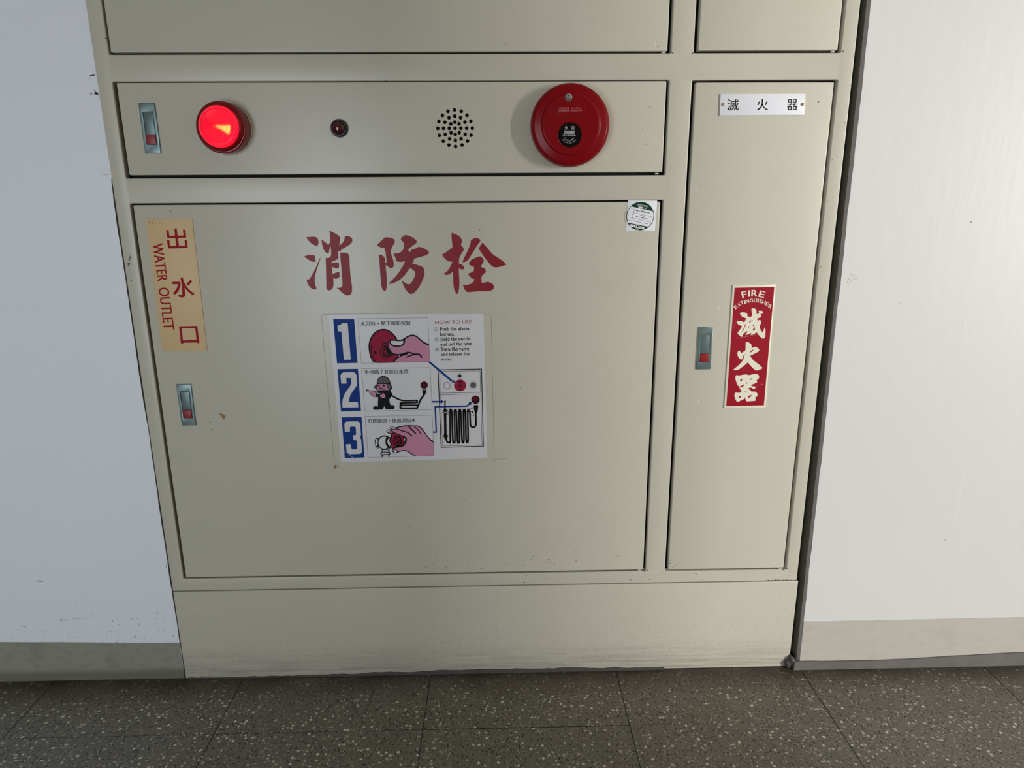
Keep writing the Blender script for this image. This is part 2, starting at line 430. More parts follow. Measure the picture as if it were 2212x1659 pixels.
# plaster walls either side of the cabinet, with their ragged edges towards it
def slab(name, outline_xz, y0, y1, mat, side_mat=None):
    v = [(a, y0, b) for a, b in outline_xz] + [(a, y1, b) for a, b in outline_xz]; n = len(outline_xz); f = []
    for t in tessellate_polygon([[Vector((a, b, 0)) for a, b in outline_xz]]):
        a, b, c = [outline_xz[i] for i in t]; cr = (b[0] - a[0]) * (c[1] - a[1]) - (b[1] - a[1]) * (c[0] - a[0])
        f.append(tuple(t) if cr > 0 else tuple(reversed(t)))
    nf = len(f)
    f += [(i, i + n if False else (i + 1) % n, (i + 1) % n + n, i + n) for i in range(n)]
    me = bpy.data.meshes.new(name); me.from_pydata(v, [], f)
    mats = [mat] + ([side_mat] if side_mat else [])
    if side_mat:
        for i, p in enumerate(me.polygons):
            if i >= nf: p.material_index = 1
    bm = bmesh.new(); bm.from_mesh(me); bmesh.ops.recalc_face_normals(bm, faces=bm.faces); bm.to_mesh(me); bm.free()
    # an open-backed slab: make sure the front looks into the corridor
    fl_ = [p for p in me.polygons if abs(p.normal.y) > .9]
    if fl_ and fl_[0].normal.y > 0:
        bm = bmesh.new(); bm.from_mesh(me); bmesh.ops.reverse_faces(bm, faces=bm.faces); bm.to_mesh(me); bm.free()
    return finish(name, me, mats, None)
def right_wall():
    e1 = wavy(0., 2.9, .010, .00035, 11, 0.); e2 = wavy(0., 2.9, .010, .0007, 12, 0.); v = []; f = []; mi = []
    n = len(e1)
    for (z, a), (_, b) in zip(e1, e2):
        xs = 1.3087 + (1.31 - z) * .0058 if z < 1.31 else 1.3087
        xs += a; xf = xs + .0052 + b
        v += [(4.5, -.008, z), (xf, -.008, z), (xs, -.0035, z), (xs, .012, z), (xs, .30, z)]
    for i in range(n - 1):
        for k, m_ in ((0, 0), (1, 1), (2, 2), (3, 2)):
            f.append((i * 5 + k, i * 5 + k + 1, (i + 1) * 5 + k + 1, (i + 1) * 5 + k)); mi.append(m_)
    me = bpy.data.meshes.new('wall_right'); me.from_pydata(v, [], f); me.polygons.foreach_set('material_index', mi)
    if me.polygons[0].normal.y > 0: me.flip_normals()
    return finish('wall_right', me, ['wall_r', 'plaster_edge', 'reveal'], None)
structure(right_wall())
edge_l = []
for z, x in wavy(0., 2.9, .014, .0009, 5, -.0034):
    edge_l.append((x + (.0029 if z > 1.035 else 0.), z))
structure(slab('wall_left', list(reversed(edge_l)) + [(-3.2, 0.), (-3.2, 2.9)], .003, .30, 'wall_l', 'plaster_edge'))
structure(box('wall_back', -3.2, 4.5, .30, .36, 0, 2.9, 'dark'))
# painted skirting bands and the bare cement edge below the right one
top_l = [(x, z + .0072 * (-x) / .28) for x, z in wavy(-3.2, -.0032, .05, .0006, 21, .0868)]
for i, (x, z) in enumerate(top_l): top_l[i] = (x, min(z, .098))
structure(slab('baseboard_left', [(-3.2, .0)] + [(-.0032, .0)] + list(reversed(top_l)), .0022, .006, 'band_l'))
top_r = wavy(1.3210, 4.5, .03, .0009, 22, .1168)
structure(slab('baseboard_right', [(1.3215, .02), (4.5, .02)] + list(reversed(top_r)), -.0088, -.004, 'band_r'))
top_c = [(x, z + .006 * math.sin(x * 7 + 1.2)) for x, z in wavy(1.309, 4.5, .02, .0012, 23, .0255)]
structure(slab('trim_1', [(1.309, 0.), (4.5, 0.)] + list(reversed(top_c)), -.0125, .01, 'cement'))
top_s = [(x, max(.0004, z + .0038 * math.sin(x * 5.3 - 2.2))) for x, z in wavy(.005, 1.03, .010, .0022, 24, .0050)]
structure(slab('trim_2', [(.005, 0.), (1.03, 0.)] + list(reversed(top_s)), -.0022, .004, 'sealant'))
# the rest of the corridor: outer wall with two openings, ends and ceiling
structure(plate('wall_front', rect(-3200, 4500, 0, 2900), -2760, -2640, 'far_wall', None, 0, 0, [rect(-860, 20, 80, 1360)]))
structure(box('ceiling', -3.2, 4.5, -2.8, .36, 2.9, 3.0, 'ceil'))
structure(box('wall_far_left', -3.3, -3.2, -2.8, .36, 0, 2.9, 'ceil'))
structure(plate('window_1', rect(-860, 20, 80, 1360), -2740, -2690, 'zinc', None, 0, 0, [rect(-850, 10, 90, 1350)]))

# ------------------------------------------------------------------ outlines measured on the cabinet face, millimetres from its left edge and from the floor
D = {
 'char_a': [[(332.6,924.2),(335.9,924.7),(342.9,925.3),(349.1,924.9),(352.7,922.6),(354.3,917.4),(354,913.5),(351.6,908.4),(347.9,909.5),(341.9,912.8),(336.9,917.9)],[(326.4,890.1),(330.9,892),(336.4,893.1),(342.7,892.8),(345.3,891.1),(346.1,886.4),(346.6,881),(343.3,880.2),(337.9,881.7),(331.9,885.4)],[(357,890.1),(354.6,884),(350.6,873.9),(345.8,862.2),(343.1,852.7),(342,846.4),(341.8,840),(343.6,834.5),(344.1,831.3),(340.9,829.9),(336.3,830.6),(331.8,835.4),(328.7,841),(327.1,848.5),(332,848.5),(336.5,854.4),(342.8,864.5),(348.3,874.7),(352.9,883.3)],[(374.8,936.5),(378.7,934.1),(385.5,930.9),(390.7,927.4),(393.6,924.4),(394.2,921.7),(393,916.3),(391.3,909.2),(395.9,912.4),(399.7,917),(401.9,922),(402.3,925.8),(406.2,926),(410.4,925.5),(414.2,923),(415.9,918.8),(414.4,914.6),(410.6,910.7),(403.3,906.5),(396,902.3),(392.2,899.3),(388.3,898.7),(388.2,892.3),(388.3,885.3),(386.1,884.5),(382.4,882.6),(379.6,881.5),(375.4,880.1),(375.1,876.8),(379.3,878.5),(384.9,878.9),(388.6,878.4),(388.4,872.8),(388,868.9),(384.9,867.9),(381,868.5),(377.6,870.1),(375.4,871.5),(375.3,864.3),(375.9,857.6),(380.4,859.9),(385.2,861.4),(388.3,861.8),(388.2,857.1),(388.2,852.7),(385.3,850.8),(382,849.2),(378.1,849.6),(376.4,850.2),(376.2,843.7),(375.5,836.6),(374,831.8),(371,829),(366.9,827.9),(363.5,829.5),(362.4,833.5),(363.1,845.4),(364.2,865.1),(365.2,887.1),(369,887.2),(372.6,888.2),(374.9,890.9),(375.8,896.3),(376,902.5),(375.6,907.9),(374.2,906.4),(372.6,899.4),(371.2,895.7),(368,896),(364.7,898.7),(362,904.2),(360.6,911.1),(360.3,915.8),(359.7,919.8),(364.9,916.9),(368.6,913.4),(371.5,910.9),(373.6,912.6),(375.5,917.2),(376.1,925.6),(375.8,932.5)],[(392.3,896.8),(397.9,896.7),(402.6,896.1),(406.4,894.1),(408.1,890.6),(408.2,883.6),(408,872.6),(408,858.5),(408.8,846.6),(409.6,835.5),(409.1,827.5),(407.5,821.9),(403.7,818.7),(399.7,818.4),(394.3,820.8),(389,825.3),(385.3,829.3),(380.8,832.7),(385.6,832.6),(390.4,833.6),(391.7,835.6),(392.6,845.1),(392.5,858.6),(392.3,872.8),(392,885.3)]],
 'char_b': [[(459.6,909.8),(464.7,914.2),(470.1,918.9),(475.5,923.1),(480.6,922.9),(485.7,922.1),(490,920.5),(492.6,916.5),(491.4,911.8),(487.8,907.2),(485.8,902.5),(484.4,896.7),(485.5,890.8),(487.4,884.2),(488.5,878.4),(488.4,873.2),(487,869.2),(483.2,867.4),(480.3,868.5),(477.1,871.1),(473.7,873.5),(473.6,866.7),(474.2,857.2),(474.3,846),(473.6,835.6),(472.3,828.9),(470.3,825.6),(468.1,826),(465.3,829.7),(463.7,835.7),(463.3,847.6),(462.9,860.9),(462.6,878.6),(462.1,892.5),(465.7,891.9),(469.3,890.6),(471.7,887.7),(473,883.6),(473.2,877.9),(475.7,878.1),(475.5,884.3),(474.9,892.4),(474.2,899.7),(472.3,904.8),(467.1,904.8),(462.9,907)],[(511.3,926.7),(516.6,926.1),(523.1,923.9),(528.8,919.9),(531.6,916.9),(532.1,914.4),(531.1,912.3),(525.4,908),(520.1,904.4),(516.2,900.8),(517.6,897.9),(519.1,896),(520.9,898.6),(522.5,900.7),(528.1,902.1),(531.8,903.9),(535.6,905.7),(541.4,904.2),(547.9,901.2),(552.3,898.3),(553.8,895.7),(552.4,893.2),(547.5,890.3),(539.3,887.8),(532.6,886.1),(525.8,884.3),(524.9,879.5),(522.4,875.5),(528.4,874),(535.7,871.7),(540.8,869.1),(543.6,865.4),(544.5,860.2),(543.5,853.6),(540.6,846.2),(536.6,838),(531,829.9),(524.7,823.2),(520.5,820.6),(516.7,820.1),(512.7,822.6),(508.5,827.8),(505.1,834.6),(502.1,842.1),(503.6,843.7),(506.9,841.3),(510.5,839),(514.2,838),(518,839.3),(521.1,843.4),(524.4,849.3),(526.8,854.5),(527,859.6),(524.9,862.6),(521.3,865.6),(518.5,867.8),(513.8,862.7),(508.3,855.4),(500.5,848),(493.6,843.6),(486.7,840.4),(482.2,839.3),(477.7,838.4),(478.5,840.8),(483.2,845.2),(490.3,852.2),(496.6,859.2),(500.5,863.9),(500.6,865.8),(502.9,868),(506.1,873.1),(509.4,879.8),(503.4,879),(497.5,879),(493.5,880.5),(492,886.4),(489,894.1),(492.3,894.1),(497.5,895),(502,896.5),(505.9,899.8),(508.3,904.5),(509.1,909.5),(508.3,913.2),(505.2,917.5),(503.2,919.8),(506.2,923.3)]],
 'char_c': [[(596.2,930.4),(602.2,928.2),(607.5,925.5),(611.6,922.1),(614.1,918),(614.2,914.3),(612.5,908.3),(615.3,905.3),(617.4,900.7),(615.9,897),(612.3,891.7),(609.5,886.5),(608,880.4),(608.3,874.7),(612.3,873.6),(615.6,870.9),(617.5,867.8),(616.7,865.1),(614.3,864),(610.5,864.8),(607.3,866.4),(607.4,859.1),(607.9,847.6),(607.8,836.8),(606.8,828.3),(605.5,822.9),(603.3,819),(600.8,821),(598.3,826.8),(596.9,833.8),(596.7,846.2),(596.9,860.7),(594.2,858.4),(590.2,855.8),(585.6,854.3),(581.7,855.1),(578.7,856.7),(583.4,859.3),(587.4,863.1),(591.4,868.4),(594.2,873.7),(595.9,878.6),(591.7,878.7),(587.1,880.2),(583.4,883.3),(580.1,887.1),(577.1,891.3),(581.4,893.5),(586.9,897.2),(592.3,900.9),(596.8,903.9),(596.8,910.7),(595.9,920.4),(595.7,925.6)],[(629.7,914.9),(633.2,918.2),(637,920.2),(640.8,920.6),(644.6,919.6),(648.8,916.9),(645.2,911.8),(640.5,905.1),(635.8,897.6),(630.3,889.3),(626.3,883.3),(622.4,879.2),(618.5,877.7),(614.6,877),(615.9,881.1),(619.5,888.7),(624.3,897.7),(628,905.9),(630.6,913.4)],[(651.8,912.6),(655.9,908),(661.1,901.9),(665.6,896.6),(669.4,892),(674.7,888.2),(681.6,883.6),(688.4,879),(695.5,872.1),(690.7,870.6),(684.5,868.7),(678.3,867.5),(673.7,867.5),(669.1,869.3),(664.5,873.9),(659.2,880),(654,887.2),(648.8,895.2),(644.7,902),(648.2,907.3)],[(649,887.3),(651.6,883.9),(654.2,879.7),(651.9,875.5),(649.5,871.7),(648.3,868.3),(652.1,867.1),(655.5,864.8),(657,861),(655.8,857.5),(651.9,854.5),(649.5,851.1),(648.7,846.5),(649.2,839.5),(653.2,839.5),(657.8,840.8),(663.3,840.3),(667.9,838.2),(670.9,834.3),(671.5,830),(669.7,827),(665.4,824.7),(659.1,823.8),(650.6,823.9),(642.8,823.7),(633.5,823),(624.2,822.3),(620.3,823.9),(617.3,827.4),(614,835.6),(619,835.5),(625.3,836.7),(629.9,838.3),(633.9,841.6),(635.9,846.2),(631.7,847.4),(627.9,850.9),(623.4,855.9),(628,857.8),(632.7,859.6),(635.1,862.3),(635.6,868),(632.2,870),(628,871.9),(626.1,875.7),(630.9,881.7),(636.3,884),(641.7,886.6),(645.6,887.5)]],
 'sign_sheet': [(1117.2,830.4),(1197.8,831.9),(1199.7,592),(1118.1,591.7)],
 'sign_red': [(1120.8,826.1),(1195.6,827.2),(1196.1,596),(1121.9,595.6)],
 'sign_a': [[(1155.9,785.8),(1159,787),(1163,786.1),(1165.4,783.2),(1166,776.4),(1169.6,776.6),(1170.8,779.2),(1169.4,782.1),(1175.5,782.2),(1178.6,779.9),(1178.1,777.4),(1173.2,775.3),(1175.5,772.7),(1174.4,769.9),(1168.5,767.4),(1170.1,761.3),(1171,764.1),(1173.4,764.8),(1176.1,762.6),(1176.7,760.1),(1175.3,755.8),(1174.6,750.7),(1177.3,744.9),(1181.1,740.7),(1182.6,745.6),(1184.1,750.8),(1185.9,745.5),(1186.4,737.6),(1186.1,731),(1183,728.8),(1178.5,731.4),(1172.9,737),(1169.3,741),(1165.6,738.5),(1161.4,736.7),(1158.6,736),(1159.9,739.3),(1156.8,739.3),(1154.1,737.5),(1148.1,735.8),(1150.3,739.4),(1151.7,742.3),(1149.7,743.4),(1146.7,740.2),(1143.6,738.4),(1143.5,734.7),(1140.8,732.8),(1136.9,735.9),(1133,739.9),(1136.8,746.1),(1140.6,753.6),(1135.4,755.5),(1130.8,758.8),(1129.9,761.7),(1133.4,763.1),(1139.1,762.7),(1144.1,761),(1146.7,766.2),(1146.2,768.7),(1139.9,770.9),(1136.8,774.5),(1134.2,777.8),(1138.5,779.8),(1145,779),(1148.8,776.2),(1149.1,772.6),(1154.6,770.8),(1158,773.3),(1157.2,779)],[(1153.6,762.5),(1157,763.6),(1159.8,764.6),(1159.8,763.2),(1156.4,761.8),(1153.9,759.8)],[(1147.4,758.3),(1147,753.9),(1145,748.2),(1141.9,741.3),(1142,744.6),(1144.4,750.3),(1146.1,756.1)],[(1154.4,753.7),(1154.1,751),(1152.5,748.7),(1152.9,752.1)],[(1161.9,756.5),(1164.1,752.3),(1165.6,748.7),(1165,745.4),(1163.3,744.2),(1161,746.2),(1163.3,748.7),(1163.4,751.6),(1160.8,754.9)]],
 'sign_b': [[(1150.1,721.5),(1152.9,722.7),(1157.6,720.6),(1161.2,717.2),(1162.5,710.4),(1165.8,712),(1169.9,713),(1174.3,710.7),(1177.2,707.3),(1176.1,703.9),(1170.9,701),(1165.3,698.1),(1160.7,695.8),(1165.2,689.2),(1172.4,683.1),(1179.6,677.9),(1185.9,672.2),(1185.3,670.1),(1180.5,667.6),(1174.7,666.6),(1170.2,669.4),(1164.7,674.6),(1159.3,680.3),(1156.9,682.9),(1152.7,678.2),(1146.4,673.1),(1140,668.5),(1131.3,667.5),(1130.9,669),(1135.5,673.3),(1141,678.3),(1146.3,685.1),(1148.8,691),(1150.3,699.5),(1147.9,697),(1147,691.9),(1144.4,688.5),(1140.9,690.3),(1137.1,695.4),(1135.8,701.4),(1137.2,705.6),(1140.6,704.7),(1143.3,701.3),(1147.3,703.8),(1150.5,705.9),(1150.5,713.9)],[(1166.2,707.8),(1165.1,705.3),(1160.1,701.1),(1160.7,704.1),(1163,706.6)]],
 'sign_c': [[(1136.7,657.8),(1141.8,656.9),(1149.3,658.1),(1155.9,658.9),(1160.3,657.5),(1164.4,657.9),(1170.2,659.5),(1176.1,659.5),(1180.1,657.3),(1181.7,652.9),(1180.3,649.5),(1177.2,646.9),(1178.7,643.9),(1175.9,641.3),(1167.6,637.9),(1168.8,635.3),(1174,634.7),(1176,632.6),(1175.2,630),(1170.9,630.5),(1166.9,632.7),(1160.8,630.2),(1165.2,628.4),(1169.3,624.4),(1174.8,624.4),(1179.3,622.1),(1181.7,618.1),(1180.7,614.7),(1177.2,611.2),(1179.2,608.1),(1177.3,605.5),(1170.5,605.1),(1162.5,604.4),(1159.7,606.6),(1157,614.1),(1156.1,609.7),(1149.9,606.7),(1143.8,603.7),(1140.6,606.4),(1137.1,613.5),(1136.6,620.5),(1138.5,622.6),(1143.6,622.1),(1148.7,622.9),(1149.3,626),(1146.9,629.1),(1144.9,632.6),(1149.5,633.8),(1153.1,636),(1153.7,639.4),(1149.3,636.9),(1144.4,634.8),(1140.7,638.3),(1137.7,644.8),(1135.5,652.6)],[(1145.4,648.6),(1149.9,650.7),(1147.8,645.1),(1145.7,644.7)],[(1164.2,650.1),(1168.2,650.9),(1166.5,648.4),(1164.3,647.5)],[(1157.5,644.6),(1159.6,640.2),(1156.5,640.9)],[(1156.2,624.2),(1157.8,624.7),(1161.4,622.3),(1156.7,623.1)],[(1145.1,614.7),(1150,616.1),(1148.2,612.4),(1145.5,611.6)],[(1163.3,614.9),(1170.3,617.9),(1168.1,613.5),(1164,611.5)]],
 'sign_fire': [('F',(1137.5,806.2),(1145.6,807.4),(1134,818.6)),('I',(1148,808.9),(1150.7,809),(1146.9,821)),('R',(1153.8,809.5),(1164.3,809.2),(1153.5,821.8)),('E',(1167,808.8),(1177.1,806.4),(1169.4,820.6))],
 'sign_ext': [('E',(1126.2,785.7),(1129.9,789),(1121.6,790.8)),('X',(1131.1,790.1),(1135.7,793),(1127.3,795.8)),('T',(1135.8,793.9),(1140.8,795.7),(1133.1,800.1)),('I',(1142.3,795.9),(1144,796.3),(1140.2,802.2)),('N',(1144.9,796.8),(1150.5,797.8),(1143.2,803.5)),('G',(1151.7,798.3),(1157.7,798.5),(1150.8,805.1)),('U',(1159.2,798.8),(1164.7,798.5),(1159,805.7)),('I',(1166,798.1),(1167.8,797.9),(1166.4,804.8)),('S',(1169,797.9),(1174.3,796.7),(1170,804.5)),('H',(1174.5,796.3),(1180.2,794.2),(1176.3,802.6)),('E',(1181.2,793.2),(1186.1,790.8),(1183.7,799.2)),('R',(1187,789),(1191.8,785.9),(1190.4,794.7))],
 'sign_scratch': [[(1130.5,730.3),(1145.2,732),(1160.8,735.3),(1171.4,738.1)],[(1123.3,745.5),(1126,755.6),(1130.5,768.1)],[(1188.4,638.6),(1178.9,635.8)]],
 'sheet': [(362.9,783),(651.6,781.6),(654.2,494.1),(365.6,488.9)],
 'block': [[(370.6,774.4),(409.7,774),(410.7,690),(371.8,689.6)],[(371.8,678.3),(410.8,678.5),(411.4,594.5),(372.7,594)],[(373,582.2),(411.6,582.6),(412.2,498.8),(373.4,498.1)]],
 'numeral': [[(388,766.9),(397.1,767.1),(398.4,696.6),(385.3,696.4),(384.4,750.7),(378,751.2),(377.8,761.9),(382.5,763.3),(385.4,765)],[(377,649.6),(376.7,665),(377.5,667.7),(379.7,670.4),(382.7,671.9),(400.8,672),(403.7,671.2),(406.1,668.9),(407.1,665.9),(407.3,650.7),(406.7,645.9),(403.5,641.4),(398.4,635),(393.2,627.1),(390.3,619.2),(389.3,612.5),(406.4,612.5),(406.8,602.2),(376.2,601.8),(376.1,609.5),(378,619.3),(381.5,627.9),(386.7,635.8),(392.5,643),(395.8,648.4),(396.6,652.1),(396.3,660.6),(387.2,660.7),(387.2,649.8)],[(377.4,552.4),(377.4,567.8),(378.7,571),(381.3,573.1),(384.5,573.5),(403.1,573.6),(406.1,572.3),(408.1,569),(408.2,546.6),(407.7,543.6),(405.5,541),(407.4,538),(408.1,534.7),(408.3,512.7),(407.5,509.3),(404.5,506.7),(383.7,506),(380.7,507.7),(378.1,511.8),(377.6,526.6),(387.3,527),(387.7,519),(388.8,516.6),(391.3,516.1),(397.6,516.3),(399.3,518.1),(399.5,531.5),(399,534.1),(396.9,535.2),(393,535.4),(392.9,545.5),(398.3,545.7),(398.9,547.4),(399.2,560.6),(397.4,562.9),(389.4,563),(387.4,561),(387.3,552.7)]],
 'panel': [[(416.8,774.7),(547.1,775.1),(547.8,690.5),(418,689.3)],[(417.8,678.5),(547.9,679.5),(548.7,595.4),(418.6,594.2)],[(418.4,583.3),(548.5,584.1),(549,500.4),(419.4,498.6)]],
 'draw1': [('p','k',1,[(441,690.3),(437.2,696.1),(434.4,705.1),(433.3,715.4),(433.5,724.3),(435.7,733.2),(439.9,741.3),(445.6,748),(452.5,752.7),(460.6,754.8),(467.9,754.2),(475.1,751.1),(481.5,745.6),(485.9,739.4),(488.9,733.3),(491.2,725),(490,701.7),(477.4,690.2)]),('p','r',2,[(442.7,690.7),(438.7,698.1),(436.6,707.8),(435.8,718.8),(436.9,727),(440.3,736.5),(446.1,744.6),(453,750),(461.2,752.1),(468.4,751.3),(474.9,748.1),(480.6,742.2),(484.3,736.1),(486.1,731.9),(488.5,725.1),(487.8,703.1),(483.1,698.3),(476.7,690.4)]),('s','k',3,[(439.7,726.3),(438.2,718.8),(438.6,708.5),(441.4,698.1),(445.1,692.2)],1.6),('p','k',3,[(448.9,709.7),(448.7,708.9),(448.3,708.1),(447.8,707.4),(447.1,706.9),(446.4,706.6),(445.6,706.5),(444.8,706.6),(444.1,706.9),(443.5,707.4),(443,708.1),(442.7,708.9),(442.7,709.8),(442.8,710.6),(443.2,711.4),(443.7,712.1),(444.4,712.6),(445.1,713),(446,713.1),(446.7,712.9),(447.5,712.6),(448.1,712.1),(448.5,711.4),(448.8,710.6)]),('p','r',4,[(449.4,710.8),(449.3,710.4),(449.2,710.1),(448.9,709.9),(448.6,709.7),(448.3,709.6),(448,709.5),(447.6,709.6),(447.3,709.7),(447,709.9),(446.8,710.2),(446.7,710.5),(446.7,710.8),(446.8,711.1),(446.9,711.4),(447.1,711.7),(447.4,711.8),(447.8,712),(448.1,712),(448.5,712),(448.8,711.8),(449,711.6),(449.2,711.4),(449.4,711.1)]),('p','k',3,[(473.6,712.9),(473.1,708.7),(471.9,704.8),(470.2,701.4),(468.1,698.9),(465.7,697.2),(463.2,696.7),(460.8,697.3),(458.5,699),(456.7,701.6),(455.4,705),(454.6,708.9),(454.5,713.1),(455.1,717.3),(456.3,721.2),(458,724.5),(460.1,727.1),(462.4,728.6),(464.9,729.2),(467.4,728.6),(469.6,727),(471.4,724.4),(472.7,721),(473.5,717.1)]),('p','r',4,[(472,712.9),(471.5,709.1),(470.5,705.6),(469.1,702.6),(467.4,700.3),(465.4,698.9),(463.3,698.4),(461.3,698.9),(459.4,700.4),(457.9,702.7),(456.8,705.8),(456.2,709.3),(456.2,713.1),(456.6,716.9),(457.6,720.3),(459,723.3),(460.8,725.6),(462.8,727.1),(464.8,727.5),(466.9,727),(468.7,725.5),(470.2,723.2),(471.3,720.2),(471.9,716.7)]),('p','k',5,[(470.9,712.9),(470.5,709.9),(469.8,707.1),(468.7,704.7),(467.3,702.8),(465.7,701.7),(464.1,701.3),(462.5,701.7),(461.1,702.9),(459.9,704.8),(459.1,707.2),(458.6,710),(458.6,713.1),(458.9,716.1),(459.7,718.9),(460.8,721.3),(462.2,723.1),(463.7,724.3),(465.4,724.6),(466.9,724.2),(468.4,723.1),(469.5,721.2),(470.4,718.8),(470.9,715.9)]),('s','r',6,[(460.9,720.2),(465.6,720.5)],1.35),('s','r',6,[(460.2,716.8),(465,717)],1.35),('p','r',6,[(460.6,713.9),(465.1,714.2),(466.4,709.9),(461.5,709.2)]),('s','r',6,[(462.1,706.7),(466.8,706.9)],1.25),('s','r',6,[(463.1,704.5),(468,704.8)],1.25),('p','k',6,[(467.5,721.2),(474.7,718.4),(477.5,706),(473.2,700.5),(468.5,701.9),(467,711.6)]),('s','r',7,[(466.9,716.4),(467.3,711.6),(469.4,706.7),(472.7,704.6)],0.8),('p','k',7,[(469.9,728.7),(472.8,733.5),(476.3,734.8),(481.6,734),(488.9,733.3),(495.6,734.2),(501.1,736.6),(506.6,740.6),(512.8,743.2),(518.8,743.5),(524.1,741.8),(529.9,736.9),(536.3,730.7),(542.2,727.2),(547.3,725.8),(547.6,690.8),(477.7,690.4),(484.5,698.3),(488.7,701.7),(491.2,703.7),(483.5,704.5),(477.5,707.3),(473.1,712.9),(470.2,721.2)]),('p','h',8,[(471.6,728),(471.7,721.2),(474.5,713.6),(479,708.7),(484.8,705.5),(492.2,704.4),(492.8,702.3),(486.5,697.6),(480.7,690.7),(547.5,690.8),(547.4,722),(541.4,724.2),(535.5,728),(529.1,734.2),(523.3,739),(518,740.5),(512.6,740),(507.2,737.9),(503.3,734.8),(500.8,731.1),(474.1,731.4)]),('p','k',9,[(472.9,728.7),(475.5,733.4),(488.8,732.1),(500.3,734.9),(503.1,734.8),(502,727.7),(498.4,722.9),(490.9,720.4),(482.9,720.5),(477,722.8),(473.8,725.9)]),('p','w',10,[(475.4,730.7),(477.1,732),(483.5,732),(488.8,731.2),(494.8,731.3),(499.5,731.8),(499,728.4),(496.5,725),(491.7,723.1),(485,723.2),(479.1,724.8),(475.9,727.6)]),('s','k',9,[(476.9,707.7),(484.8,705.2),(492.9,705.4),(499.7,707.1),(506.5,709.1),(513.2,708.3),(518.5,705.8),(526.6,705.7),(530.5,703.3),(532.4,699.8)],3),('s','k',9,[(503.8,700.5),(510.3,702.8),(518.5,705.1)],2.45),('s','k',9,[(479.8,691.4),(483.8,696.9),(490,701.3),(496.9,704.1),(505.1,706.7)],2.6),('p','w',10,[(491.1,703),(491.1,702.8),(491,702.6),(490.8,702.4),(490.6,702.3),(490.3,702.2),(490.1,702.2),(489.8,702.2),(489.6,702.3),(489.4,702.4),(489.2,702.6),(489.1,702.8),(489.1,703.1),(489.1,703.3),(489.3,703.5),(489.4,703.7),(489.6,703.8),(489.9,703.9),(490.2,703.9),(490.4,703.9),(490.7,703.8),(490.9,703.7),(491,703.5),(491.1,703.3)])],
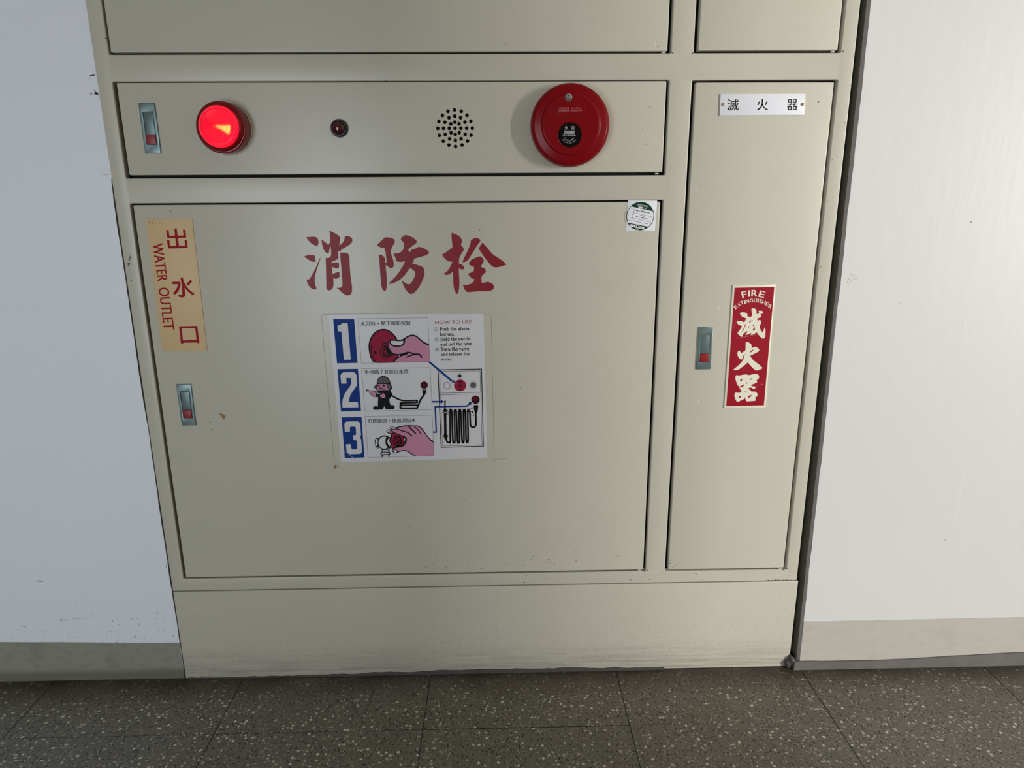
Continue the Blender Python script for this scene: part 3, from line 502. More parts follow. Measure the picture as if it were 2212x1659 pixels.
 'draw2': [('p','k',1,[(444.3,647.7),(445,654),(447.6,658.9),(451.9,662.7),(458.1,664),(463.4,662.6),(468,659),(470.4,653.7),(471.5,648.7),(473.6,643.1),(473.7,638.8),(471.2,636),(468.1,634.6),(445.6,634.9),(443,637.8),(437.5,641.8),(440.7,644.9)]),('p','g',2,[(445.8,650.5),(446.4,654.7),(449.7,659.6),(454.6,661.8),(458.7,662.3),(463.3,660.5),(467.2,656.9),(469,653),(469.5,649.8)]),('p','g',2,[(438.9,642.1),(443.2,645.9),(442.8,638.9)]),('p','g',3,[(466,647.4),(470.1,647.7),(472.3,643.1),(471.7,638.8),(468.9,637.1),(463.6,640),(465.5,644.6)]),('p','h',2,[(445.3,648),(464.7,647.8),(464.8,644.6),(463.3,640.4),(467.5,636.8),(466.8,635.7),(446.3,635.6),(444.1,638.5)]),('p','k',3,[(450.5,644.9),(450.4,644.4),(450.2,643.9),(449.8,643.5),(449.3,643.2),(448.8,643),(448.2,643),(447.7,643),(447.2,643.2),(446.7,643.6),(446.4,644),(446.2,644.5),(446.2,645),(446.3,645.5),(446.5,645.9),(446.9,646.4),(447.3,646.7),(447.9,646.9),(448.4,646.9),(449,646.8),(449.5,646.6),(450,646.3),(450.3,645.9),(450.5,645.4)]),('p','h',4,[(449.3,644.8),(449.3,644.6),(449.2,644.4),(449.1,644.3),(448.9,644.2),(448.8,644.1),(448.6,644.1),(448.4,644.1),(448.2,644.2),(448,644.3),(447.9,644.4),(447.9,644.6),(447.9,644.8),(447.9,645),(448,645.2),(448.1,645.3),(448.3,645.4),(448.4,645.5),(448.6,645.5),(448.8,645.5),(449,645.4),(449.2,645.3),(449.3,645.1),(449.3,645)]),('p','k',3,[(461.5,644.8),(461.3,644.3),(461,643.8),(460.5,643.4),(459.8,643.1),(459.1,642.9),(458.3,642.8),(457.5,642.9),(456.8,643.1),(456.2,643.4),(455.7,643.9),(455.4,644.3),(455.3,644.9),(455.5,645.4),(455.8,645.8),(456.3,646.2),(457,646.5),(457.7,646.7),(458.5,646.8),(459.3,646.7),(460,646.5),(460.6,646.2),(461.1,645.8),(461.4,645.3)]),('p','w',4,[(461.1,645.2),(461,645),(460.9,644.8),(460.8,644.6),(460.6,644.5),(460.4,644.4),(460.1,644.4),(459.9,644.4),(459.7,644.5),(459.5,644.6),(459.4,644.8),(459.3,645),(459.3,645.2),(459.3,645.4),(459.4,645.6),(459.6,645.8),(459.8,646),(460,646),(460.2,646.1),(460.5,646),(460.7,645.9),(460.8,645.8),(461,645.6),(461,645.4)]),('s','k',3,[(452.1,643.2),(449.2,641.6),(451.5,640.7)],0.85),('s','k',3,[(448.2,638.4),(451.3,639.5),(455.4,638.9),(458.3,637.3)],1.85),('p','k',1,[(446.3,635.6),(468.1,635.4),(471.3,631.8),(473.8,627.5),(473.4,624.6),(470.8,621.8),(467.5,617.6),(467.6,611.9),(469,605.8),(474.8,605.7),(476.8,602.4),(475.8,598.5),(473,597.1),(460.6,597.2),(458.3,599.1),(456.6,604.1),(454.6,599.1),(451,597),(435.9,596.5),(434.8,599.4),(435.6,603),(439.8,604.3),(444.1,602.9),(445.9,622.1),(441.5,621.8),(437.4,622.2),(433.5,625.1),(429,630.9),(433.9,632.2),(442.1,633.6)]),('s','k',2,[(424.4,635.8),(452.7,627.7)],3.75),('s','w',3,[(426.2,635),(433.2,632.7)],1.5),('s','w',3,[(443.3,630.4),(450.8,628.3)],1.25),('s','w',3,[(442.8,634.1),(445.2,633.2)],1.15),('p','k',3,[(433.5,631.9),(436.1,635),(438.8,635.7),(442.1,633.6),(442.9,622.9),(441.5,621.8)]),('p','h',4,[(430.4,630.5),(433.8,631.5),(436,633.6),(438.7,634.2),(441.4,632.1),(441.9,623.6),(440.5,622.2),(437.4,623),(434.2,626.2)]),('p','h',4,[(449.2,625.3),(452.6,626.7),(454.4,628.4),(454.5,630.2),(456.9,629.5),(459.4,625.5),(460.3,623.4),(458.8,620.5),(455.7,619.9),(451.7,621.3),(449.7,623.5)]),('s','k',1,[(472.3,624.6),(491,614.8),(517.7,614.4),(520,613.3),(520.5,612),(519.6,610.8),(517.5,610.1),(490.8,609.6),(488.3,608.4),(488.2,606.9),(490.5,605.3),(517.3,604.9),(519.3,603.7)],3.35),('s','k',1,[(489.9,605.3),(487.5,602.3),(487.9,600.1),(490.3,599.2),(517,599),(520.6,601.1),(527.4,616.1),(533.9,625.3),(534.9,629.5)],3.55),('p','k',1,[(531.3,637.4),(538.8,637.3),(538.9,634.5),(537.8,628.1),(535.2,624.6),(533.2,624.6),(532,629.6),(531.1,633.8)]),('s','w',2,[(533.1,636.1),(536.9,636)],1),('p','k',2,[(542.3,644.7),(542,642.8),(541.2,641),(540,639.5),(538.5,638.3),(536.7,637.6),(534.8,637.3),(533,637.6),(531.3,638.4),(529.9,639.6),(528.8,641.1),(528.1,642.9),(528,644.9),(528.3,646.8),(529.1,648.6),(530.3,650.1),(531.8,651.2),(533.6,652),(535.4,652.2),(537.3,651.9),(538.9,651.2),(540.4,650),(541.5,648.4),(542.1,646.6)]),('s','r',3,[(537.1,644.8),(537,644.3),(536.8,643.9),(536.6,643.5),(536.3,643.2),(535.9,643),(535.5,642.8),(535,642.8),(534.6,642.8),(534.2,643),(533.9,643.2),(533.6,643.5),(533.3,643.9),(533.2,644.4),(533.2,644.8),(533.3,645.2),(533.4,645.7),(533.7,646),(534,646.4),(534.4,646.6),(534.8,646.7),(535.2,646.8),(535.6,646.7),(536,646.6),(536.4,646.3),(536.7,646),(536.9,645.6),(537,645.2),(537.1,644.8)],0.65),('p','r',3,[(541.6,644.7),(541.6,644.4),(541.4,644.1),(541.2,643.8),(541,643.6),(540.7,643.5),(540.4,643.5),(540.1,643.5),(539.8,643.6),(539.5,643.8),(539.3,644.1),(539.2,644.4),(539.2,644.7),(539.3,645.1),(539.4,645.4),(539.6,645.6),(539.9,645.8),(540.1,645.9),(540.5,646),(540.8,645.9),(541.1,645.8),(541.3,645.6),(541.5,645.3),(541.6,645)]),('p','r',3,[(538.8,640),(538.8,639.6),(538.6,639.3),(538.4,639.1),(538.2,638.9),(537.9,638.8),(537.5,638.7),(537.2,638.8),(536.9,638.9),(536.7,639.1),(536.5,639.4),(536.4,639.7),(536.4,640),(536.4,640.3),(536.6,640.6),(536.8,640.9),(537,641.1),(537.3,641.2),(537.6,641.3),(537.9,641.2),(538.2,641.1),(538.5,640.9),(538.7,640.6),(538.8,640.3)]),('p','r',3,[(533.5,640),(533.5,639.7),(533.3,639.4),(533.1,639.1),(532.9,639),(532.6,638.8),(532.2,638.8),(531.9,638.8),(531.6,639),(531.4,639.2),(531.2,639.4),(531.1,639.7),(531.1,640.1),(531.1,640.4),(531.3,640.7),(531.5,641),(531.7,641.2),(532,641.3),(532.3,641.3),(532.7,641.3),(532.9,641.1),(533.2,640.9),(533.4,640.7),(533.5,640.4)]),('p','r',3,[(531,644.8),(531,644.5),(530.9,644.2),(530.7,643.9),(530.4,643.7),(530.1,643.6),(529.8,643.6),(529.5,643.6),(529.2,643.8),(528.9,644),(528.8,644.2),(528.6,644.5),(528.6,644.9),(528.7,645.2),(528.8,645.5),(529,645.7),(529.3,645.9),(529.6,646.1),(529.9,646.1),(530.2,646.1),(530.5,645.9),(530.7,645.7),(530.9,645.5),(531,645.2)]),('p','r',3,[(533.9,649.5),(533.8,649.2),(533.7,648.9),(533.5,648.7),(533.2,648.5),(532.9,648.3),(532.6,648.3),(532.3,648.3),(532,648.5),(531.8,648.7),(531.6,648.9),(531.5,649.3),(531.4,649.6),(531.5,649.9),(531.6,650.2),(531.8,650.5),(532.1,650.7),(532.4,650.8),(532.7,650.8),(533,650.8),(533.3,650.6),(533.6,650.4),(533.7,650.2),(533.9,649.9)]),('p','r',3,[(539.2,649.5),(539.1,649.2),(539,648.9),(538.8,648.6),(538.5,648.4),(538.2,648.3),(537.9,648.2),(537.6,648.3),(537.3,648.4),(537.1,648.6),(536.9,648.9),(536.8,649.2),(536.7,649.5),(536.8,649.8),(536.9,650.1),(537.1,650.4),(537.4,650.6),(537.7,650.7),(538,650.8),(538.3,650.7),(538.6,650.6),(538.8,650.4),(539,650.1),(539.1,649.8)])],
 'draw3': [('p','k',1,[(434.4,528.7),(434.4,533.8),(436.4,538.2),(441.3,539.6),(443.7,533.7),(442.9,518.9),(440,517.1),(436,519),(434.8,522.8)]),('p','w',2,[(436,529.4),(436.5,535.3),(438.4,537.1),(440.5,537.4),(438.6,522),(435.8,522.7)]),('s','w',2,[(437.1,520.1),(440.1,519)],1.25),('p','k',1,[(446.6,516.7),(462.3,516.4),(462,511.2),(463.6,507.5),(463.1,504.5),(461.6,502.7),(461.4,499),(446,498.8),(446.2,502.9),(443.6,505.6),(444.1,507.8),(446.3,510.3)]),('s','w',2,[(448.5,513.1),(459.4,513.5)],1.45),('s','w',2,[(448.4,510.1),(459.5,510.4)],1.15),('s','w',2,[(447.1,506.1),(460.7,506.6)],1.9),('p','w',2,[(449,502.9),(459.2,503.1),(459.2,499.2),(448.8,499)]),('p','k',3,[(466.3,529.5),(465.6,525.7),(464.1,522.1),(461.8,519),(458.9,516.7),(455.6,515.3),(452.1,514.8),(448.7,515.4),(445.5,516.9),(442.9,519.3),(440.9,522.4),(439.8,526.1),(439.6,529.9),(440.2,533.8),(441.8,537.3),(444.1,540.4),(447,542.7),(450.2,544.1),(453.7,544.6),(457.1,544),(460.3,542.5),(462.9,540.1),(464.8,537),(466,533.4)]),('p','w',4,[(463.7,529.1),(463.1,525.9),(461.8,522.9),(459.9,520.3),(457.5,518.3),(454.8,517.1),(451.9,516.7),(449,517.2),(446.4,518.5),(444.2,520.5),(442.6,523.2),(441.6,526.2),(441.4,529.5),(442,532.7),(443.3,535.7),(445.2,538.3),(447.6,540.2),(450.3,541.4),(453.2,541.8),(456.1,541.3),(458.7,540),(460.9,538),(462.5,535.4),(463.4,532.4)]),('s','k',5,[(459.8,541.6),(457.2,536.4),(456.5,529.8),(457.8,523.2),(462.4,517.9)],2.85),('p','k',4,[(459.8,541.6),(465.6,540.7),(465.9,518.6),(462.4,517.5),(457.2,526.1)]),('p','w',6,[(463.2,540),(459.2,534.2),(459.1,527.6),(462.5,521),(464.7,526),(462.9,531.2),(463.3,535.6)]),('p','k',3,[(466,548.1),(474.4,548.7),(491.4,541.8),(495.4,538.8),(496.2,534.4),(493.5,527.8),(486.2,521.3),(469.3,516.9),(465.9,517.9),(466.2,523.8),(463.6,529),(463.1,534.2),(466.2,540.7)]),('p','r',4,[(468,546.9),(474.3,547.8),(483.2,544.9),(490.5,538.9),(490.1,529.3),(487,523.5),(476.5,521.4),(468.6,517.8),(466.6,521.5),(467.8,526),(465.2,531.2),(465.4,535.6),(468.4,540.7)]),('p','w',4,[(492.3,539),(494,535.2),(491.7,530.1)]),('s','k',5,[(485.8,532),(485.5,529.7),(484.9,527.6),(483.9,525.7),(482.7,524.1),(481.2,522.9),(479.7,522.1),(478,521.9),(476.5,522.1),(475,523),(473.6,524.2),(472.6,525.8),(471.8,527.8),(471.4,529.9),(471.3,532.2),(471.6,534.5),(472.2,536.6),(473.2,538.5),(474.4,540.1),(475.9,541.3),(477.4,542),(479,542.2),(480.6,542),(482.1,541.2),(483.4,540),(484.5,538.3),(485.3,536.4),(485.7,534.3),(485.8,532)],2.45),('s','k',5,[(481.5,532),(481.4,531.4),(481.1,530.8),(480.8,530.3),(480.4,529.9),(479.8,529.5),(479.3,529.3),(478.7,529.3),(478.1,529.4),(477.6,529.6),(477.1,529.9),(476.7,530.4),(476.4,530.9),(476.2,531.5),(476.2,532.1),(476.3,532.7),(476.5,533.3),(476.8,533.9),(477.3,534.3),(477.8,534.6),(478.4,534.8),(479,534.9),(479.5,534.8),(480.1,534.6),(480.6,534.3),(481,533.8),(481.3,533.3),(481.4,532.7),(481.5,532)],1.75),('s','k',5,[(481.2,531),(484.7,529.2)],1.45),('s','k',5,[(480,529.1),(481.7,524)],1.45),('s','k',5,[(478.2,528.6),(477.3,522.7)],1.45),('s','k',5,[(476.7,529.8),(473.4,525.7)],1.45),('s','k',5,[(476.1,532),(471.9,531.7)],1.45),('s','k',5,[(476.7,534.3),(473.6,538)],1.45),('s','k',5,[(478.3,535.6),(477.5,541.5)],1.45),('s','k',5,[(480.1,535.2),(481.9,540.6)],1.45),('s','k',5,[(481.3,533.5),(484.8,535.8)],1.4),('p','k',6,[(466.5,557.6),(470.1,559.7),(475.6,560),(485.4,562.8),(495.9,564.3),(506.3,564.3),(511.8,563.5),(517.3,563.8),(522.8,562.3),(527.5,558.2),(532.7,550.1),(538.6,541.2),(544.6,533.7),(548.8,530),(548.8,500.6),(513.2,499.8),(506.4,503.1),(498.9,507.7),(493.5,511.5),(488.6,511.6),(481.5,509.5),(474.4,507),(469.5,507.8),(466.6,512.7),(468.6,517.1),(475,519.9),(485.6,521.6),(490.6,524.2),(494.6,529.3),(495.8,535.2),(493.4,539.6),(484.5,543.4),(474.3,548),(469.6,550.2)]),('p','h',7,[(467.9,556.8),(471.4,551.7),(477.8,548.5),(488,543.9),(495.1,540.5),(497.4,535.9),(495.8,528.9),(491.5,522.3),(485.5,519.4),(476.3,518.1),(471,516.3),(468.4,512.6),(471,509.6),(478,510.1),(488.7,513.4),(494.6,512.8),(500.3,509.2),(507.1,505),(515,500.4),(548.7,500.8),(548.6,527.8),(543.1,532.3),(537.2,539.7),(531.3,549),(526,557.1),(522,560.5),(516.5,562),(511.7,561.7),(504.8,562.2),(495.8,561.9),(486,560.6),(477.6,558.2),(474.7,556)]),('p','k',5,[(457.6,552.6),(460.2,555.5),(465.5,557.2),(469.6,551),(470.9,548.7),(463.9,547.2),(459.9,549.6)]),('p','h',6,[(462.3,549.7),(466.3,553.9),(470.3,549.8),(466.7,548.7)]),('s','k',8,[(468.1,560.8),(474.1,557.8)],5.1),('s','w',9,[(468.2,560.8),(474,558)],2.85),('s','k',7,[(460.3,551.8),(465,554.7)],4.7),('s','w',8,[(460.5,552),(464.7,554.5)],2.7),('p','k',8,[(478.1,510.4),(477.9,509.4),(477.4,508.4),(476.6,507.6),(475.6,507),(474.5,506.6),(473.3,506.5),(472.1,506.6),(471,507),(470.1,507.7),(469.4,508.5),(469,509.5),(468.9,510.5),(469.1,511.6),(469.6,512.5),(470.4,513.4),(471.4,514),(472.5,514.4),(473.7,514.5),(474.9,514.3),(476,513.9),(476.9,513.3),(477.6,512.4),(478,511.4)]),('p','w',9,[(476.6,510.6),(476.5,510),(476.1,509.4),(475.6,508.9),(475,508.5),(474.2,508.2),(473.4,508.2),(472.6,508.3),(471.9,508.5),(471.3,508.9),(470.8,509.5),(470.5,510.1),(470.5,510.7),(470.6,511.4),(470.9,512),(471.4,512.5),(472.1,512.9),(472.9,513.1),(473.6,513.2),(474.4,513.1),(475.2,512.9),(475.8,512.4),(476.2,511.9),(476.5,511.3)]),('s','k',8,[(476.9,557.6),(490.5,552.5),(500,549.1),(504,545.3),(507.4,542.4)],2.15),('s','k',8,[(502,562.2),(508.6,554.1),(514.5,547.8)],2.7),('s','k',8,[(512.4,562.1),(519,555.4),(523.9,548)],2)],
 'diagram': [('s','k',1,[(562.8,674.5),(645.8,675.3),(646.8,518.8),(563.7,517.8),(562.8,674.5)],1.7),('s','k',1,[(565.7,671.6),(643,671.9),(643.2,629.1),(565.6,628.5),(565.7,671.6)],0.8),('s','k',1,[(565.9,625.1),(643.4,625.9),(644.1,521.8),(566.4,520.7),(565.9,625.1)],0.7),('s','k',1,[(586.1,643),(585.9,641.4),(585.3,639.8),(584.4,638.4),(583.3,637.3),(581.9,636.4),(580.4,635.9),(578.8,635.7),(577.2,635.9),(575.7,636.5),(574.4,637.4),(573.3,638.6),(572.5,640),(572,641.6),(571.9,643.2),(572.1,644.8),(572.7,646.4),(573.6,647.8),(574.7,648.9),(576.1,649.8),(577.6,650.3),(579.2,650.5),(580.8,650.3),(582.3,649.7),(583.6,648.8),(584.7,647.6),(585.5,646.2),(586,644.7),(586.1,643)],0.55),('s','k',1,[(584.6,643),(584.4,641.8),(584,640.5),(583.3,639.4),(582.3,638.5),(581.3,637.8),(580.1,637.4),(578.8,637.3),(577.6,637.5),(576.4,637.9),(575.4,638.6),(574.5,639.5),(573.9,640.7),(573.5,641.9),(573.4,643.2),(573.6,644.5),(574,645.7),(574.7,646.8),(575.6,647.7),(576.7,648.4),(577.9,648.8),(579.2,648.9),(580.4,648.7),(581.6,648.3),(582.6,647.6),(583.5,646.7),(584.1,645.6),(584.5,644.3),(584.6,643)],0.55),('p','k',1,[(607.4,662.2),(607.2,661.4),(606.9,660.6),(606.4,660),(605.7,659.5),(604.9,659.2),(604,659.1),(603.2,659.2),(602.4,659.5),(601.8,660.1),(601.3,660.7),(601,661.5),(600.9,662.3),(601,663.1),(601.4,663.9),(601.9,664.5),(602.6,665),(603.4,665.3),(604.2,665.4),(605,665.3),(605.8,664.9),(606.5,664.4),(607,663.8),(607.3,663)]),('s','k',1,[(609.2,662.2),(609,661),(608.6,659.9),(608,658.9),(607.2,658.1),(606.2,657.5),(605.1,657.1),(604,657),(602.9,657.2),(601.8,657.6),(600.9,658.2),(600.1,659),(599.5,660),(599.1,661.1),(599,662.3),(599.2,663.5),(599.6,664.6),(600.2,665.6),(601.1,666.4),(602,667),(603.1,667.4),(604.3,667.5),(605.4,667.3),(606.4,666.9),(607.4,666.3),(608.2,665.5),(608.7,664.5),(609.1,663.4),(609.2,662.2)],0.5),('p','g',1,[(635.2,643.5),(635,642),(634.4,640.6),(633.4,639.4),(632.2,638.5),(630.8,637.9),(629.3,637.7),(627.8,637.9),(626.4,638.5),(625.2,639.5),(624.3,640.7),(623.8,642.1),(623.6,643.6),(623.8,645.1),(624.4,646.5),(625.4,647.7),(626.6,648.6),(628,649.2),(629.5,649.3),(631,649.1),(632.4,648.5),(633.6,647.6),(634.5,646.4),(635,645)]),('s','k',1,[(636.5,643.4),(636.3,641.8),(635.8,640.3),(634.9,638.9),(633.7,637.7),(632.4,636.8),(630.8,636.3),(629.3,636.1),(627.7,636.3),(626.2,636.9),(624.8,637.8),(623.7,639),(622.9,640.4),(622.4,642),(622.3,643.6),(622.5,645.3),(623.1,646.8),(623.9,648.2),(625.1,649.4),(626.5,650.2),(628,650.7),(629.6,650.9),(631.1,650.7),(632.6,650.1),(634,649.3),(635.1,648.1),(635.9,646.7),(636.4,645.1),(636.5,643.4)],0.5)],
 'alarm_symbol': [('p','r',1,[(615.8,643.2),(615.4,640.1),(614.1,637.3),(612.2,634.9),(609.7,633),(606.9,631.9),(603.8,631.5),(600.8,631.9),(598,633.1),(595.6,635.1),(593.8,637.5),(592.8,640.4),(592.4,643.5),(592.9,646.5),(594.2,649.3),(596.1,651.8),(598.6,653.6),(601.4,654.7),(604.4,655.1),(607.5,654.7),(610.2,653.5),(612.6,651.6),(614.4,649.1),(615.5,646.2)]),('p','k',2,[(606.4,643.3),(606.3,642.7),(606.1,642.1),(605.7,641.7),(605.2,641.3),(604.7,641.1),(604.1,641),(603.5,641.1),(603,641.3),(602.5,641.7),(602.2,642.2),(602,642.8),(601.9,643.4),(602,644),(602.2,644.5),(602.6,645),(603.1,645.3),(603.6,645.6),(604.2,645.6),(604.8,645.6),(605.3,645.3),(605.8,644.9),(606.1,644.5),(606.3,643.9)]),('s','k',2,[(609,643.3),(608.9,642.1),(608.5,641.1),(607.9,640.1),(607.1,639.3),(606.1,638.7),(605.1,638.4),(604,638.3),(602.9,638.4),(601.9,638.8),(601,639.4),(600.2,640.2),(599.7,641.2),(599.3,642.3),(599.3,643.4),(599.4,644.5),(599.8,645.6),(600.4,646.5),(601.2,647.3),(602.1,647.9),(603.2,648.3),(604.3,648.4),(605.4,648.2),(606.4,647.9),(607.3,647.2),(608,646.4),(608.6,645.5),(608.9,644.4),(609,643.3)],0.6),('p','k',2,[(600.9,651.6),(607.8,651.6),(607.8,649.3),(600.8,649.3)]),('p','k',2,[(602.1,636.3),(606.6,636.3),(606.6,634),(602.1,633.9)]),('p','k',2,[(597.2,643.8),(597.2,643.6),(597.1,643.4),(596.9,643.2),(596.8,643),(596.5,642.9),(596.3,642.9),(596.1,642.9),(595.8,643),(595.6,643.2),(595.5,643.4),(595.4,643.6),(595.4,643.9),(595.4,644.1),(595.5,644.3),(595.7,644.5),(595.9,644.7),(596.1,644.8),(596.3,644.8),(596.6,644.8),(596.8,644.7),(597,644.5),(597.1,644.3),(597.2,644.1)]),('p','k',2,[(613.2,643.7),(613.2,643.5),(613.1,643.3),(612.9,643.1),(612.7,642.9),(612.5,642.8),(612.3,642.8),(612,642.8),(611.8,642.9),(611.6,643.1),(611.5,643.3),(611.4,643.5),(611.4,643.8),(611.4,644),(611.5,644.2),(611.7,644.4),(611.9,644.6),(612.1,644.7),(612.3,644.7),(612.6,644.7),(612.8,644.6),(613,644.4),(613.1,644.2),(613.2,644)])],
 'hose_symbol': [('p','k',2,[(571.4,613.2),(576.5,613.1),(575.4,610.2),(575.5,597.4),(577.2,594.2),(576.4,590.9),(575.5,546.5),(578.3,543.7),(577.9,539.8),(575.8,537.7),(575.1,532.2),(573,532.2),(571,535.6),(569.1,540),(568.7,543.8),(570.3,546.5),(570.9,591),(570,593.7),(572,597.4),(572.6,610.3)]),('s','k',1,[(579.5,593),(579.6,595.7),(622.3,596.2),(627.5,599.1),(628.1,583.2),(625.6,583.6),(579.8,585),(578.4,588.8)],0.9),('s','k',1,[(570.1,588.9),(626.4,589.2)],3.6),('s','w',3,[(571.2,588.7),(625.2,589)],1.7),('s','k',4,[(574.1,535.5),(575.5,529.4),(578.1,527.7),(580.7,528.8),(582.1,532.1),(583,590.8),(584.9,592.2),(586.7,588.6),(587,532),(588.8,528.9),(591.2,532),(591.7,588.6),(593.7,592.3),(595.4,588.5),(596.1,531.9),(597.9,528.8),(600,531.8),(600.5,588.5),(602.4,592.2),(604,588.4),(604.9,531.8),(606.7,529),(608.8,531.7),(609.1,588.3),(611.1,592.3),(612.8,588.3),(613.1,532.2),(615.1,529.4),(617,532.7),(617.4,588.2),(619.6,592.5),(621.6,589.3),(622.1,564.4),(624.5,559.4),(628.1,558.3),(631.8,561),(633,566.4),(632.9,591.3)],3.55),('p','k',4,[(629.1,603.1),(638.3,603),(637.7,596.6),(636,588),(631.3,588.1),(629.5,596.7)]),('p','k',2,[(630.5,606.9),(636.9,607.1),(636.8,602),(630.4,602)]),('s','w',5,[(631.3,604.5),(636,604.6)],1.7),('p','k',2,[(641.3,614.4),(641,612.2),(640.1,610.2),(638.8,608.4),(637.1,607.1),(635.1,606.2),(632.9,606),(630.8,606.3),(628.9,607.2),(627.2,608.6),(625.9,610.3),(625.1,612.4),(624.9,614.6),(625.2,616.8),(626.1,618.9),(627.4,620.6),(629.2,622),(631.2,622.8),(633.3,623),(635.4,622.7),(637.3,621.8),(639,620.5),(640.3,618.7),(641.1,616.6)]),('s','r',3,[(635.3,614.5),(635.3,614),(635.1,613.5),(634.8,613.1),(634.4,612.7),(634,612.4),(633.6,612.3),(633.1,612.2),(632.6,612.3),(632.1,612.5),(631.7,612.7),(631.3,613.1),(631.1,613.5),(630.9,614),(630.9,614.5),(631,615.1),(631.1,615.5),(631.4,616),(631.8,616.3),(632.2,616.6),(632.7,616.8),(633.2,616.8),(633.6,616.8),(634.1,616.6),(634.5,616.3),(634.9,615.9),(635.1,615.5),(635.3,615),(635.3,614.5)],0.8),('p','r',3,[(640.6,614.4),(640.5,614),(640.4,613.7),(640.1,613.4),(639.8,613.2),(639.5,613),(639.1,613),(638.8,613),(638.4,613.2),(638.2,613.4),(637.9,613.7),(637.8,614.1),(637.8,614.5),(637.8,614.8),(638,615.2),(638.2,615.5),(638.5,615.7),(638.8,615.8),(639.2,615.9),(639.6,615.8),(639.9,615.7),(640.2,615.5),(640.4,615.2),(640.5,614.8)]),('p','r',3,[(637.4,609),(637.4,608.6),(637.2,608.3),(637,608),(636.7,607.7),(636.4,607.6),(636,607.6),(635.6,607.6),(635.3,607.8),(635,608),(634.8,608.3),(634.7,608.6),(634.6,609),(634.7,609.4),(634.8,609.7),(635.1,610),(635.4,610.3),(635.7,610.4),(636.1,610.5),(636.4,610.4),(636.8,610.3),(637,610),(637.3,609.7),(637.4,609.4)]),('p','r',3,[(631.4,609.1),(631.3,608.7),(631.2,608.3),(630.9,608),(630.6,607.8),(630.3,607.7),(629.9,607.6),(629.6,607.7),(629.2,607.8),(629,608.1),(628.7,608.4),(628.6,608.7),(628.6,609.1),(628.6,609.5),(628.8,609.8),(629,610.1),(629.3,610.4),(629.6,610.5),(630,610.5),(630.3,610.5),(630.7,610.3),(631,610.1),(631.2,609.8),(631.3,609.4)]),('p','r',3,[(628.4,614.6),(628.4,614.2),(628.2,613.9),(628,613.6),(627.7,613.3),(627.4,613.2),(627,613.1),(626.6,613.2),(626.3,613.4),(626,613.6),(625.8,613.9),(625.7,614.2),(625.6,614.6),(625.7,615),(625.8,615.3),(626.1,615.6),(626.4,615.9),(626.7,616),(627.1,616),(627.4,616),(627.8,615.8),(628,615.6),(628.3,615.3),(628.4,615)]),('p','r',3,[(631.6,620),(631.5,619.6),(631.4,619.3),(631.1,619),(630.9,618.8),(630.5,618.6),(630.2,618.6),(629.8,618.6),(629.5,618.8),(629.2,619),(629,619.3),(628.8,619.7),(628.8,620),(628.8,620.4),(629,620.8),(629.2,621.1),(629.5,621.3),(629.9,621.4),(630.2,621.5),(630.6,621.4),(630.9,621.3),(631.2,621),(631.4,620.7),(631.5,620.4)]),('p','r',3,[(637.6,619.9),(637.6,619.6),(637.4,619.2),(637.2,618.9),(636.9,618.7),(636.6,618.5),(636.2,618.5),(635.9,618.6),(635.5,618.7),(635.2,618.9),(635,619.2),(634.9,619.6),(634.9,620),(634.9,620.3),(635.1,620.7),(635.3,621),(635.6,621.2),(635.9,621.3),(636.3,621.4),(636.6,621.3),(637,621.2),(637.2,621),(637.5,620.7),(637.6,620.3)])],
 'arrows': [[('s','b',6,[(546.9,690.3),(587.9,653)],3.9),('p','b',6,[(593.1,655),(593.9,649),(587.3,648.3)])],[('s','b',6,[(549.9,611.4),(566.8,611.2)],3.35),('p','b',6,[(566.4,615.9),(571.4,611.4),(566.1,606.5)])],[('s','b',6,[(550.2,549.5),(555.1,549.5),(554.9,601.2),(615.7,601.7),(622.5,607.3)],3),('p','b',6,[(619,609.9),(625.8,609.8),(624,603)])]],
 'cap1': [('火災時',(421.4,761),(448.3,761),(421.8,769.4)),('壓下報知按鈕',(459.1,761.4),(514.4,761.5),(459.3,769.8))],
 'cap1dot': [('s','k',1,[(453.3,766.3),(454.1,764.7)],1.6)],
 'cap2': [('手持瞄子並拉出水帶',(422.7,667.3),(505.8,667.9),(422.9,676.1))],
 'cap3': [('打開龍頭',(423.7,569.7),(460.2,569.9),(423.9,578.2)),('放出消防水',(470,569.9),(516,570.3),(470.2,578.6))],
 'cap3dot': [('s','k',1,[(464.8,575.2),(465.7,573.5)],1.7)],
 'heading': [('HOW TO USE',(560.7,763.1),(629,763.7),(560.7,769.4))],
 'lines': [('Push the alarm',(568.6,750.3),(624.3,751),(568.8,756.3)),('bottom.',(568.6,740.9),(596.9,741),(568.7,746.7)),('Hold the nozzle',(568.9,731),(625.9,731.7),(569,737.1)),('and out the hose.',(568.7,721.3),(630.8,722),(568.8,727.6)),('Turn the valve',(569,711.6),(623,712.1),(569,718.1)),('and release the',(569,702.3),(624,702.6),(569,708.1)),('water.',(569.2,692.6),(592,692.7),(569.3,697.6))],
 'crease': [(368.1,520.9),(371.8,515.9),(377,509.4),(383,504.3),(390.7,498.1),(398.5,492)],
